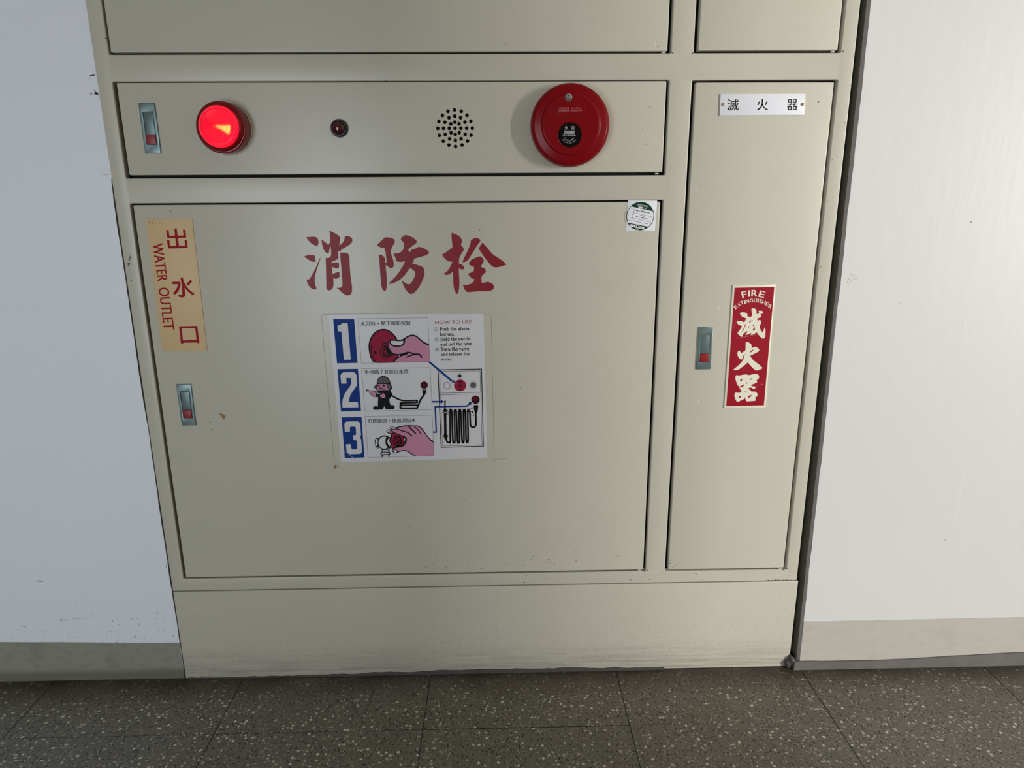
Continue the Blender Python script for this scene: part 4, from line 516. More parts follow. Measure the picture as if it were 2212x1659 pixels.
 'circled': [('s','q',1,[(565.4,753.2),(565.3,752.4),(565,751.6),(564.6,751),(564,750.4),(563.3,750),(562.6,749.7),(561.8,749.6),(561,749.7),(560.3,750),(559.6,750.4),(559.1,751),(558.7,751.7),(558.5,752.5),(558.4,753.2),(558.5,754),(558.8,754.8),(559.2,755.5),(559.8,756),(560.5,756.4),(561.3,756.7),(562,756.8),(562.8,756.7),(563.6,756.4),(564.2,756),(564.7,755.4),(565.1,754.7),(565.4,754),(565.4,753.2)],0.6),('s','q',1,[(565.6,733.8),(565.5,733),(565.2,732.2),(564.7,731.5),(564.2,731),(563.5,730.5),(562.7,730.3),(561.9,730.2),(561.2,730.3),(560.4,730.6),(559.8,731),(559.2,731.6),(558.8,732.3),(558.6,733),(558.5,733.8),(558.6,734.6),(558.9,735.4),(559.4,736.1),(560,736.6),(560.6,737.1),(561.4,737.3),(562.2,737.4),(563,737.3),(563.7,737),(564.4,736.6),(564.9,736),(565.3,735.3),(565.5,734.6),(565.6,733.8)],0.55),('s','q',1,[(565.7,714.4),(565.6,713.6),(565.3,712.8),(564.9,712.1),(564.3,711.6),(563.6,711.1),(562.8,710.9),(562,710.8),(561.2,710.9),(560.5,711.2),(559.8,711.6),(559.3,712.2),(558.9,712.9),(558.7,713.7),(558.6,714.5),(558.7,715.3),(559,716),(559.5,716.7),(560,717.3),(560.7,717.7),(561.5,718),(562.3,718.1),(563.1,718),(563.8,717.7),(564.5,717.2),(565,716.7),(565.4,716),(565.6,715.2),(565.7,714.4)],0.55)],
 'digits': [('1',(561.3,751.3),(562.2,751.3),(561.5,755.1)),('2',(560.7,732.1),(563.4,732),(560.9,735.9)),('3',(560.7,712.6),(563.5,712.6),(560.8,716.5))],
 'wo_sheet': [(50.2,958.9),(132.9,957.8),(131,716.3),(47.4,717.5)],
 'wo_a': [[(84,939),(88.6,939.1),(88.8,928.8),(98.3,929),(99.1,941.4),(103.3,941.6),(103.5,929.1),(113.9,929.2),(113.8,939.3),(118.3,939.4),(118.3,925.5),(116.9,925),(103.5,924.9),(103.5,911.1),(114.6,911.2),(114.5,921.4),(119,921.3),(118.9,908.3),(118.1,906.9),(85,906.4),(83.4,907.4),(83.2,921.4),(87.6,921.6),(87.4,911.1),(98.3,911),(98.7,924.7),(85.5,924.6),(84.3,925.8)]],
 'wo_b': [[(98.7,854.1),(103.4,854.1),(103.6,848.2),(104.9,844.3),(107.7,837.9),(113.1,830.7),(120.8,824.1),(116.8,821.4),(110.3,827.2),(103.8,835.6),(103.8,824.4),(103.1,820.5),(100.9,818.2),(97.2,817.7),(93.3,817.9),(90.9,819),(91,823),(93.9,822.3),(97,822.3),(98.3,823.3),(98.7,829.3),(99,841.2)],[(83.1,846.6),(96.2,846.5),(97.6,844.3),(97,840.4),(94.6,834.1),(90.7,828.1),(85.3,822.9),(81.3,825.4),(85.8,830.2),(90.1,835.7),(92.5,842),(82.6,842.1)],[(116.4,849.8),(119.6,847.1),(111.1,839.1),(108,842.2)]],
 'wo_c': [[(84.4,763.8),(118.4,764.4),(118.5,731.8),(114,731.7),(113.8,733.1),(88.8,732.8),(88.7,731.4),(83.8,731.5)],[(88.7,760),(113.9,760.2),(113.8,738),(88.4,737.2)]],
 'wo_text': [('WATER',(56.1,914.9),(56.5,847.4),(74.8,915.9)),('OUTLET',(55.8,835.6),(55.9,757.9),(75.3,836))],
 'wo_specks': [('p','k',1,[(57.5,952.3),(57.4,952.1),(57.3,951.8),(57.1,951.6),(56.9,951.4),(56.6,951.3),(56.4,951.3),(56.2,951.3),(56,951.4),(55.8,951.6),(55.7,951.8),(55.6,952.1),(55.6,952.4),(55.7,952.6),(55.8,952.9),(56,953.1),(56.2,953.3),(56.5,953.4),(56.7,953.4),(56.9,953.4),(57.1,953.3),(57.3,953.1),(57.4,952.9),(57.5,952.6)]),('p','k',1,[(62.3,951.4),(62.2,951.1),(62.1,950.9),(61.9,950.7),(61.7,950.5),(61.5,950.4),(61.3,950.4),(61.1,950.5),(60.9,950.6),(60.7,950.7),(60.6,950.9),(60.6,951.2),(60.6,951.4),(60.6,951.7),(60.7,951.9),(60.9,952.1),(61.1,952.3),(61.3,952.4),(61.5,952.4),(61.8,952.4),(62,952.3),(62.1,952.1),(62.2,951.9),(62.3,951.7)]),('p','k',1,[(65.5,955.2),(65.4,954.9),(65.3,954.8),(65.2,954.6),(65,954.5),(64.8,954.4),(64.7,954.3),(64.5,954.4),(64.3,954.5),(64.2,954.6),(64.1,954.8),(64.1,955),(64.1,955.2),(64.1,955.4),(64.2,955.6),(64.4,955.7),(64.5,955.9),(64.7,955.9),(64.9,956),(65.1,955.9),(65.2,955.9),(65.3,955.7),(65.4,955.6),(65.5,955.4)]),('p','k',1,[(68.3,950.9),(68.3,950.7),(68.2,950.6),(68.1,950.5),(68,950.4),(67.8,950.3),(67.7,950.3),(67.6,950.3),(67.4,950.4),(67.4,950.5),(67.3,950.6),(67.3,950.8),(67.3,950.9),(67.3,951.1),(67.4,951.2),(67.5,951.4),(67.6,951.5),(67.7,951.5),(67.9,951.5),(68,951.5),(68.1,951.5),(68.2,951.4),(68.3,951.2),(68.3,951.1)]),('p','k',1,[(75.1,951.5),(75,951.3),(75,951.1),(74.8,951),(74.7,950.8),(74.5,950.8),(74.4,950.7),(74.2,950.8),(74.1,950.8),(74,951),(73.9,951.1),(73.9,951.3),(73.9,951.5),(73.9,951.7),(74,951.8),(74.1,952),(74.3,952.1),(74.4,952.2),(74.6,952.2),(74.7,952.2),(74.9,952.1),(75,952),(75.1,951.8),(75.1,951.7)]),('p','k',1,[(79.8,950.5),(79.8,950.3),(79.7,950.2),(79.6,950),(79.4,949.9),(79.3,949.8),(79.1,949.8),(78.9,949.8),(78.8,949.9),(78.7,950),(78.6,950.2),(78.6,950.3),(78.6,950.5),(78.6,950.7),(78.7,950.9),(78.8,951),(79,951.2),(79.1,951.2),(79.3,951.3),(79.4,951.2),(79.6,951.2),(79.7,951),(79.8,950.9),(79.8,950.7)])],
 'np_sheet': [(1070.5,1163.1),(1219.6,1163.1),(1220.5,1128.3),(1071.3,1128)],
 'np_rivet': [(1076,1146.1),(1216.4,1145.8),2.7],
 'np_text': [('滅',(1084.3,1135.8),(1104.1,1135.8),(1083.2,1154.7)),('火',(1136.4,1135.8),(1156,1135.9),(1134.8,1154.7)),('器',(1189.7,1135.8),(1208.2,1135.9),(1187.9,1154.5))],
 'st_square': [(915.8,985),(968.5,984.3),(966.7,930.9),(913.7,931.9)],
 'st_c': [(938.8,957.2),25.21],
 'st_chords': [[(922.3,974.2),(960.8,966.1)],[(915.6,946.1),(954.3,938.1)]],
 'st_draw': [('s','q',3,[(916.5,965.8),(961.7,955.7)],0.5),('s','q',3,[(914.9,956.1),(959.3,946.3)],0.5),('s','q',3,[(928.5,972.2),(922.8,945.5)],0.5),('p','w',4,[(934.8,974.9),(943.4,973.1),(942.9,970.4),(934.8,972.2)]),('p','w',4,[(921.4,943.5),(947.4,938),(946.7,933.6),(920.8,939.2)]),('s','k',5,[(939.4,958.8),(940.8,958.5)],1.2),('s','k',5,[(942.2,958),(943.6,957.8)],1.05),('s','k',5,[(944.7,957.3),(946,957)],1.2),('s','k',5,[(931.1,956.9),(932.4,956.7)],1),('s','k',5,[(934,956.5),(934.3,956.4)],1),('s','k',5,[(936.2,955.5),(937.6,955.2)],1.1),('s','k',5,[(939.5,955.1),(940,955)],1.35),('s','k',5,[(942,954.3),(943.5,954)],1.35),('s','k',5,[(945.3,953.6),(946.1,953.5)],0.95),('s','k',5,[(948,953),(949.9,952.7)],0.9),('s','k',5,[(951.7,952),(953,951.8)],1.3),('s','q',5,[(922.4,970.7),(923.5,970.5)],0.85),('s','q',5,[(925.5,969.9),(926.2,969.8)],0.6),('s','q',5,[(922.1,968),(923,967.8)],0.75),('s','q',5,[(925.4,967.2),(926.3,967)],0.75),('s','q',5,[(916.5,961.9),(919.3,961.4)],0.6),('s','q',5,[(920.4,960.9),(920.8,960.8)],0.6),('s','q',5,[(923.6,960.5),(924.4,960.4)],1.3),('s','q',5,[(916.4,959.4),(917.4,959.2)],0.7),('s','q',5,[(915.8,952.9),(916.5,952.7)],1.1),('s','q',5,[(916.1,950.9),(920.9,949.9)],0.65),('s','q',5,[(921.5,951.8),(922,951.8)],0.9),('s','q',5,[(927.3,949),(928.2,948.9)],1.25),('s','q',5,[(929.4,948.2),(931.5,947.8)],0.75),('s','q',5,[(932.7,947.8),(936.5,947.1)],0.8),('s','q',5,[(938,946.4),(941.2,945.8)],0.75),('s','q',5,[(942.6,945.6),(946.4,944.8)],0.7),('s','q',5,[(947.9,944.5),(952.8,943.6)],0.9),('s','k',5,[(931.3,940.3),(931.8,939.1)],0.95),('s','k',5,[(934.4,939.5),(935.5,939.2)],2.05),('s','k',5,[(937.1,938.3),(938.4,938)],1.5)],
 'st_text': [('w','檢修完成標示',(932.4,976.2),(953,972.1),(932.8,979.4)),('w','年度',(944,970.5),(949.6,969.3),(944.4,972.5)),('k','國立清華大學',(930.7,966.3),(955,961.1),(931.3,969.5)),('w','印製',(929.2,933.5),(937,932),(929.7,936.5)),('k','消防',(936.6,937.5),(941.9,936.3),(937,939.8))],
 'al_text': [('火警發信機',(786,1135.6),(803.3,1135.5),(786,1138.5)),('Fire Alarm',(807,1135.8),(823.3,1136),(807.2,1138.4)),('緊急電話裝置',(786.1,1131.8),(803.4,1132),(786,1134.9)),('Emergency Tele',(805.7,1131.2),(825,1131.5),(805.7,1134.8))],
 'al_plate': [(781.3,1143.7),(829.8,1143.7),(829.8,1125.1),(819,1124.5),(805,1124.1),(791.1,1124.4),(781.8,1125.2)],
 'al_badge': [(802.3,1154.3),6.1],
 'al_btn': [(805.4,1094.3),20.0],
 'btn_text': [('火',(796.3,1102.8),(802.3,1102.8),(796.2,1108.8)),('災',(807.6,1102.6),(813.3,1102.4),(807.7,1108.6)),('請強壓',(795.7,1095.7),(813.4,1095.4),(795.8,1101.6)),('Fire pluspush',(793.4,1092.2),(815.3,1091.9),(793.5,1095.5))],
 'btn_arc': [('非',(794.8,1089.7),(796.1,1087.7),(796.9,1090.8)),('火',(796.7,1086.9),(798.7,1085.4),(798.3,1088.7)),('災',(799.5,1084.9),(801.9,1084.1),(800.4,1087.1)),('請',(802.9,1083.9),(805.3,1083.8),(802.9,1086.2)),('勿',(806.3,1084),(808.7,1084.7),(805.5,1086.2)),('壓',(809.6,1085.2),(811.5,1086.6),(808,1087)),('下',(812.1,1087.3),(813.4,1089.3),(810,1088.6)),('N',(792.6,1086.3),(793.4,1085.2),(794.2,1087.3)),('o',(794,1084.9),(794.8,1084.1),(795,1085.9)),('t',(795,1083.6),(795.5,1083.2),(796.3,1085)),('F',(797,1082.2),(797.9,1081.7),(798,1083.8)),('i',(798.4,1081.5),(798.8,1081.3),(799.2,1083.2)),('r',(799.3,1081.4),(800,1081.1),(799.8,1082.7)),('e',(800.5,1080.9),(801.6,1080.7),(800.8,1082.3)),('d',(803.5,1080.2),(804.6,1080.1),(803.5,1082)),('o',(805.2,1080.4),(806.4,1080.5),(805.1,1081.8)),('n',(806.9,1080.6),(808.1,1080.8),(806.6,1081.9)),("'",(808.1,1082.1),(808.4,1082.2),(807.9,1082.6)),('t',(809.3,1080.9),(809.8,1081.1),(808.5,1082.6)),('p',(811.5,1081.9),(812.5,1082.5),(810.7,1083.1)),('u',(812.8,1083),(813.7,1083.7),(811.8,1084.1)),('s',(814.1,1084.1),(814.9,1084.8),(813,1085)),('h',(815.4,1085.1),(816.1,1086),(813.8,1086.2))],
 'residue_lines': [[(351.8,783.1),(380.2,783.7),(440.4,784),(535.2,783.9),(613,782.7),(658,782.2),(691.8,782.7)],[(350.7,482.3),(363.2,478.2),(376.8,477.5)],[(651.5,489.5),(692.8,491.8)],[(665.7,776),(667.9,483.4)],[(349.1,781),(352.1,488.2)]],
 'specks': {'upper_left': [(24.9,1254.3),(957.9,1239.8),(695.2,1244),(383.4,1268.2)],'alarm': [(43.7,1172.6),(367.4,1155.1),(430.7,1061.5),(941,1085.3),(943.7,1080.7),(948.3,1142.7),(936.9,1105.4),(942.2,1058)],'hydrant': [(95.5,972),(646.9,934.7),(237.6,242.7),(359.1,484.2),(74.3,561.3),(120.3,574.8),(683.2,448.6),(494.2,345.7),(720.8,636.8),(187.9,315)],'ext': [(1076.7,793.8),(1078.6,778),(1061.6,612),(1113,513.9),(1113.1,458.8),(1251.8,1152.2),(1034.4,1012.4),(1260.9,637.5)],'frame': [(491.1,1187.6),(387.7,982.8),(993.3,966.6),(1298,1176.9),(1295.5,1115.4),(1292,1008.4),(1300.9,218.8),(1133.3,1229.2),(334,237.6),(900.6,241.6)],'plinth': [(16.4,198.8),(21.8,158.5),(22.7,33.1),(201.3,159.1),(684.1,49),(1303.9,15.3),(1290.7,15.6)]},
 'chip': [(138.5,592.3),(142,593.2),(146.2,591.3),(148.5,588.4),(151.7,588.4),(149.2,586.1),(148.2,581.9),(145.9,580.4),(144.3,581.9),(143,586.2)],
 'wall_marks_l': [([(-13.2,1195.9),(-9.2,1197.1),(-4,1197.7)],1.5),([(-13.4,1194.8),(-13.5,1191.9)],0.8),([(-15.4,1167.6),(-13.9,1167.6)],1.6),([(-8.2,1173.5),(-7.6,1172.8)],1.3),([(-8.3,1168.3),(-3.7,1167.6)],2.6),([(-7.1,1170.6),(-4.2,1169.1)],1.8),([(-15.8,1034.9),(-7.7,1034.5),(-3.5,1036)],0.5),([(-275.4,238.1),(-266,238.5),(-259.5,237.8)],1.6),([(-270.2,235.9),(-264.4,236.8)],1),([(-218.1,148.9),(-177.9,149.7)],0.6),([(-246.1,146.8),(-225.1,146.9)],0.5),([(-114.7,354.4),(-109.3,353.3)],0.6),([(-3.3,275.2),(-8.7,262.6)],1.1),([(-325.7,134.2),(-315.6,131.8)],1.1),([(-223.5,145.2),(-199.5,145.8)],0.4)],
 'wall_marks_r': [([(1332.1,852),(1338.3,843.4)],0.5),([(1337.5,850.2),(1345.1,845)],0.5),([(1330.5,843.4),(1336.1,833.1)],0.6),([(1339.5,840.8),(1348.8,842.4)],0.5),([(1327.8,836.6),(1333,829.7)],0.5),([(1335.4,838.3),(1342.6,836.5)],0.5),([(1544.1,943.3),(1545.2,941.6)],1.8),([(1595.6,303.2),(1596.9,301.1)],1.2),([(1347.7,232.3),(1348.8,231.2)],1.3),([(1432.9,795),(1433.9,794.1)],0.8),([(1606.9,68.5),(1608.2,73)],0.9),([(1762.1,65.1),(1763.5,62.7)],1.2),([(1416.3,63.5),(1417.8,58.9)],0.9)],
 'wall_scratch_r': [[(1608.4,338.5),(1610.5,361.2),(1609.4,392),(1611.2,422.3),(1612,452.4)],[(1563.2,762.9),(1573,713.6)]],
}

# ------------------------------------------------------------------ the built-in fire cabinet
cab = empty('fire_hydrant_cabinet', (.65, 0, 0), 'beige painted steel fire hydrant cabinet built into the white wall', 'cabinet')
OPEN = dict(ul=(26.1, 980.8, 1229.1, 1860), rl=(1020.0, 1275.1, 1229.1, 1860), al=(25.0, 980.8, 1028.4, 1186.4), el=(1020.0, 1275.4, 236.8, 1186.0), hl=(25.3, 980.0, 238.3, 985.3))
plate('frame', rect(0, 1300, 210.8, 1900), 0, 15, 'paint', cab, 1.8, 3, [rrect(*OPEN[k], 2.5, 3) for k in OPEN])
plate('plinth', rect(0, 1303.7, 0.5, 208.6), .3, 15, 'plinth', cab, 1.8, 3)
box('shade_lining', .008, 1.292, .022, .26, .02, 1.89, 'dark', cab)  # near-black colour deepens the shade seen through the door gaps
def door(name, x0, x1, z0, z1, label=None, holes=()):
    o = plate(name, rrect(x0, x1, z0, z1, 2.2, 3), .2, 15, 'paint', cab, 1.7, 3)
    if holes:
        bm = bmesh.new(); og = origin_of(cab)
        for c in holes:
            f = [bm.verts.new((p[0] / 1000 - og.x, -.01, p[1] / 1000 - og.z)) for p in c]; g = [bm.verts.new((q.co.x, .03, q.co.z)) for q in f]; n = len(f)
            bm.faces.new(f); bm.faces.new(list(reversed(g)))
            for i in range(n): bm.faces.new((f[i], g[i], g[(i + 1) % n], f[(i + 1) % n]))
        bmesh.ops.recalc_face_normals(bm, faces=bm.faces)
        cm = bpy.data.meshes.new('cut'); bm.to_mesh(cm); bm.free(); co = bpy.data.objects.new('cut', cm); link(co, cab)
        md = o.modifiers.new('cut', 'BOOLEAN'); md.operation = 'DIFFERENCE'; md.object = co; md.solver = 'EXACT'
        dg = bpy.context.evaluated_depsgraph_get(); dg.update(); me = bpy.data.meshes.new_from_object(o.evaluated_get(dg))
        o.modifiers.clear(); o.data = me; bpy.data.objects.remove(co)
        me.set_sharp_from_angle(angle=R(30))
    if label: o['label'] = label
    return o
d_ul = door('upper_door', 29.9, 974.6, 1232.3, 1856, 'wide upper door of which only the bottom edge shows')
d_ur = door('upper_door', 1027.4, 1269.2, 1233.0, 1856, 'narrow upper door at the right')
SPC = (607.2, 1109.2); hole_c = [SPC]
for n_, r_ in ((8, 10.15), (12, 20.2), (16, 30.2)):
    for i in range(n_):
        a = R(90 + 360 * i / n_); hole_c.append((SPC[0] + r_ * math.cos(a), SPC[1] + r_ * math.sin(a)))
d_al = door('alarm_panel', 31.7, 975.5, 1033.6, 1184.9, 'long panel carrying the lamps, the speaker holes and the alarm button', [circle(a, b, 3.25, 16) for a, b in hole_c])
d_hy = door('hydrant_door', 30.8, 974.5, 241.5, 982.6, 'large door painted with three red characters')
d_ex = door('extinguisher_door', 1026.6, 1269.2, 240.6, 1182.3, 'tall narrow door at the right')
box('speaker_backing', .565, .65, .0152, .02, 1.067, 1.152, 'dark', d_al)

def latch(parent, x0, z0):
    x1, z1 = x0 + 27.6, z0 + 82.3; sx0, sx1, s0, s1 = x0 + 5.4, x0 + 22.6, z0 + 14.6, z0 + 68.2
    plate('latch_plate', rect(x0, x1, z0, z1), -2.6, 1.5, 'zinc', parent, 1.1, 2, [rect(sx0, sx1, s0, s1)])['label'] = 'grey green metal latch plate'
    plate('latch_lever', rect(sx0 + .5, sx1 - .5, s0 + 16.6, s1 - .7), -2.0, 1.5, 'zinc_lever', parent, .4, 1)
    plate('latch_button', rect(sx0 + .3, sx1 - .3, s0 + .4, s0 + 16.2), -3.4, 1.5, 'latch_red', parent, .9, 2)['label'] = 'dark red press button'
latch(d_al, 65.5, 1070.0); latch(d_hy, 65.2, 570.4); latch(d_ex, 1058.4, 669.8)

# small hinge pins at the lower right corner of the doors
for par, x, z in ((d_ul, 968.3, 1230.6), (d_al, 966.0, 1030.9), (d_ur, 1262.0, 1231.0), (d_hy, 966.5, 239.6), (d_ex, 1262.5, 238.6)):
    box('hinge_pin', (x - 3.4) / 1000, (x + 3.4) / 1000, .001, .008, (z - 1.2) / 1000, (z + 1.4) / 1000, 'paint', par, .0006)

# characters brushed on the big door
for k in ('char_a', 'char_b', 'char_c'):
    pr = Print(.0)
    for l in D[k]: pr.poly(l, 'red_paint', 0, True, 3)
    pr.build('painted_character', d_hy)
# marks of wear
def blob(pr, x, z, r, m, lay=0, sx=1., sz=1., seed=0):
    rn = random.Random(seed); pr.poly([(x + sx * r * rn.uniform(.6, 1.2) * math.cos(i * math.pi / 4.5), z + sz * r * rn.uniform(.6, 1.2) * math.sin(i * math.pi / 4.5)) for i in range(9)], m, lay, True, 2)
def marks(name, parent, spots, extra=None, m='rust', lo=.8, hi=1.6, h=.0):
    pr = Print(h)
    for i, (x, z) in enumerate(spots):
        rn = random.Random(i * 7 + int(x)); blob(pr, x, z, rn.uniform(lo, hi), m, 0, rn.uniform(.7, 1.4), rn.uniform(.5, 1.), i)
    if extra: extra(pr)
    o = pr.build(name, parent); o['kind'] = 'stuff'; return o
SP = D['specks']
marks('paint_chips', d_ul, SP['upper_left'], lambda p: p.stroke([(952.5, 1245), (953.5, 1239)], .8, 'white_scratch'))
marks('paint_chips', d_al, SP['alarm'], None, 'rust', .5, 1.1)
def hy_extra(p):
    p.poly(D['chip'], 'chip_brown', 1, True, 3)
    for q in D['residue_lines']:
        for a, b in zip(q, q[1:]): p.stroke([a, b], .45, 'residue')
    x, z = D['residue_lines'][1][0]
    blob(p, x + 3, z - 2, 3.2, 'chip_brown', 1, .8, 1.1, 5); blob(p, x + 1, z - 5, 1.6, 'rust', 2, 1, 1, 6)
    for (x, z), dx, dz in (((605, 402), 5, 4), ((116, 560), 7, 1.5), ((118, 577), 2, -2)): p.stroke([(x, z), (x + dx, z + dz)], .8, 'residue')
    rn = random.Random(9)
    for i in range(26):     # spots along the lower edge
        x = rn.uniform(520, 965); blob(p, x, 246 + abs(rn.gauss(0, 26)), rn.uniform(.8, 1.8), 'residue', 0, 1.4, .6, i)
marks('paint_chips', d_hy, SP['hydrant'], hy_extra, 'residue', .7, 1.5)
def ex_extra(p):
    for (x, z), L in (((1093.5, 792), 5.5), ((1067, 608), 5), ((1117, 497), 5), ((1113, 452), 3)): p.stroke([(x, z), (x + .4, z - L)], 1.1, 'white_scratch', 1)
marks('paint_chips', d_ex, [(1030, 256), (1036, 247), (1042, 251), (1031, 262), (1245, 1150), (1046, 1010)], ex_extra, 'rust', .6, 1.2)
def fr_extra(p):
    rn = random.Random(4)
    for i in range(16): blob(p, 1278.4 + rn.uniform(-1, 1.6), rn.uniform(440, 1180), rn.uniform(.5, 1.1), 'rust', 0, .7, 1.5, i)
    for i in range(14): blob(p, rn.uniform(1236, 1298), 211.6 + rn.uniform(-.3, 1), rn.uniform(.8, 1.8), 'rust', 0, 1.6, .7, i + 40)
    for (a, b) in ((983.5, 241), (977, 238), (1017.5, 238), (1277, 238.5), (1270, 236), (983, 1230), (1279, 1231), (1018, 1229)): blob(p, a, b, 1.7, 'rust', 0, 1.2, 1., int(a))
    for i in range(18): blob(p, rn.uniform(700, 1290), rn.uniform(214, 234), rn.uniform(.9, 1.8), 'residue', 0, 1.4, .6, i + 90)
    for i in range(5): blob(p, 9 + rn.uniform(-5, 5), 870 + rn.uniform(-26, 26), rn.uniform(1, 2.4), 'residue', 0, .8, 1.6, i + 130)
marks('rust_spots', [c for c in cab.children if c.name.startswith('frame')][0], SP['frame'], fr_extra, 'rust', .8, 1.5)
marks('paint_chips', [c for c in cab.children if c.name.startswith('plinth')][0], SP['plinth'], lambda p: p.stroke([(238, 168.5), (245, 168.8)], .9, 'rust'), 'rust', .7, 1.3, -.3)

# ------------------------------------------------------------------ devices on the alarm panel
# red indicator lamp
LX, LZ = 210.4, 1110.0
lamp = empty('indicator_lamp', (LX / 1000, 0, LZ / 1000), 'glowing red round indicator lamp with a ribbed dome lens', 'lamp')
lathe('base_ring', [(44.2, 0), (44.6, 1.6), (44.0, 2.6), (38, 2.6)], LX, LZ, 'cream', lamp)
def lens_mat(name, c, trans, rough):
    t = NT(name); nt = t.t; out = nt.nodes['Material Output']
    tr = t.n('ShaderNodeBsdfTranslucent'); tr.inputs[0].default_value = trans
    t.set(rough, 0, .5); t.col(c)
    mx = t.n('ShaderNodeMixShader'); mx.inputs[0].default_value = .55; t.l(t.b.outputs[0], mx.inputs[1]); t.l(tr.outputs[0], mx.inputs[2])
    t.l(mx.outputs[0], out.inputs['Surface']); return t.m
M['lens'] = lens_mat('red_lamp_lens', lin((150, 8, 26)), (.92, .020, .070, 1), .16)
M['lamp_body'] = plain('dark_red_lamp_body', (132, 8, 22), .2, var=.03)
lathe('housing', [(43.4, 2.4), (43.4, 4), (42.6, 22), (42.3, 24.4), (41.4, 25.6), (39.6, 26.0), (36.4, 25.4), (36.4, 4)], LX, LZ, 'lamp_body', lamp, close=False)
prof = [(39.8, 25.6), (39.0, 26.6)]
r_ = 38.6
while r_ > .35:
    h = 27 + 34 * (1 - (r_ / 39.) ** 1.55)
    if r_ < 30.5: h += .55 * math.sin(r_ * 2 * math.pi / 1.55)
    prof.append((r_, h)); r_ -= .31 if r_ < 31 else 1.1
prof.append((.2, 61.0))
lens = lathe('lens', prof, LX, LZ, 'lens', lamp, 96, close=False)
lens['label'] = 'glowing red ribbed lens'
def bulb(name, loc, power, col, size):
    d = bpy.data.lights.new(name, 'POINT'); d.energy = power; d.color = col; d.shadow_soft_size = size
    o = bpy.data.objects.new(name, d); o.location = loc; COL.objects.link(o); o.parent = lamp; return o
bulb('bulb_glow', (-.002, -.026, 0), .042, (1, .15, 1), .006)
def dome_h(r): return 27 + 34 * (1 - (r / 39.) ** 1.55)
lathe('light_baffle', [(33.6, 4), (33.6, dome_h(33.6) - 1.0), (33.0, dome_h(33.0) - 1.0), (33.0, 4)], LX, LZ, 'lamp_body', lamp, 48, close=False)  # added unseen baffle, keeps the bulb's light off the outer lens ring
# added glowing wedge under the lens, imitating a reflection right of its tip
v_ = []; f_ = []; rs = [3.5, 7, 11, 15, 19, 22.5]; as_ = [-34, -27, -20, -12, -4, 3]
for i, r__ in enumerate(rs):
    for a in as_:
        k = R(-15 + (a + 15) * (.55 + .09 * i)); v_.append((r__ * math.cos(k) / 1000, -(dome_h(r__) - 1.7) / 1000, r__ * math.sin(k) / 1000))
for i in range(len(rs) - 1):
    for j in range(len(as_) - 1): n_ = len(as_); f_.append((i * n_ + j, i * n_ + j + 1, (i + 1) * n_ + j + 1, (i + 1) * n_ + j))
me = bpy.data.meshes.new('reflection_wedge'); me.from_pydata(v_, [], f_)
t = NT('reflection_glow'); t.col((1, .9, .3, 1)); t.b.inputs['Emission Color'].default_value = (1, 1, .06, 1); t.b.inputs['Emission Strength'].default_value = 90.; M['hot'] = t.m
finish('reflection_wedge', me, ['hot'], lamp)

# small dark pilot lamp
PX, PZ = 405.7, 1110.0
pil = empty('pilot_lamp', (PX / 1000, 0, PZ / 1000), 'small unlit dark red pilot lamp in a grey metal bezel', 'lamp')
lathe('bezel', [(15.4, 0), (15.2, 2.5), (13.6, 8.5), (12.9, 9.6), (11.4, 9.8), (10.9, 8.6), (10.8, 4)], PX, PZ, 'bezel', pil, 48, close=False)
lathe('lens', [(10.9, 7.6)] + [(10.7 * math.cos(R(a)), 8 + 6.5 * math.sin(R(a))) for a in range(0, 90, 9)] + [(.2, 14.6)], PX, PZ, 'pilot', pil, 48)['label'] = 'dark red jewel'

# fire alarm call point
AX, AZ, AR = 807.1, 1111.2, 68.6
al = empty('fire_alarm_button', (AX / 1000, 0, AZ / 1000), 'round glossy red fire alarm call point with a black push button', 'alarm')
lathe('housing', [(AR * .985, 0), (AR, 5), (AR, 15), (AR * .994, 19.5), (AR * .975, 23.5), (AR * .945, 26.3), (AR * .91, 27.8), (AR * .895, 28.05), (AR * .755, 30.2), (AR * .74, 30.45), (AR * .725, 31.2), (AR * .712, 32.4), (AR * .70, 32.9), (AR * .685, 33.0), (AR * .66, 33.0), (.5, 33.0)], AX, AZ, 'alarm_red', al, 96)
(bx_, bz_), br_ = D['al_btn']
lathe('button_ring', [(br_ + 2.0, 32.6), (br_ + 1.6, 33.5), (br_ + .7, 33.7), (br_ + .1, 33.0)], bx_, bz_, 'alarm_red', al, 64, close=False)
btn = lathe('push_button', [(br_ + .3, 32.5), (br_ + .2, 33.1), (.5, 33.15)], bx_, bz_, 'black_plastic', al, 64)
btn['label'] = 'black round push button with white writing'
pr = Print(33.2)
for t_ in D['btn_text']: pr.text(*t_, 'white_print', 0, .03)
for t_ in D['btn_arc']: pr.text(*t_, 'white_print', 0, .0)
pr.build('button_lettering', btn)
pl = plate('inscription_plate', D['al_plate'], -33.9, -32.5, 'alarm_red', al, .5, 2)
pr = Print(33.95)
for t_ in D['al_text']: pr.text(*t_, 'pink_print', 0, .0)
pr.build('plate_lettering', pl)
(gx, gz), gr = D['al_badge']
bd = lathe('badge', [(gr, 32.8), (gr, 33.6), (gr * .93, 34.0), (gr * .78, 33.8), (.3, 33.8)], gx, gz, 'silver', al, 32); bd['label'] = 'small silver badge'
pr = Print(33.9)
pr.stroke([(gx + gr * .66 * math.cos(R(a)), gz + gr * .66 * math.sin(R(a))) for a in range(-195, 16, 15)], gr * .2, 'k')
for a in (60, 90, 120): pr.stroke([(gx + gr * .62 * math.cos(R(a)), gz + gr * .62 * math.sin(R(a))), (gx + gr * .5 * math.cos(R(a)), gz + gr * .5 * math.sin(R(a)))], gr * .22, 'k')
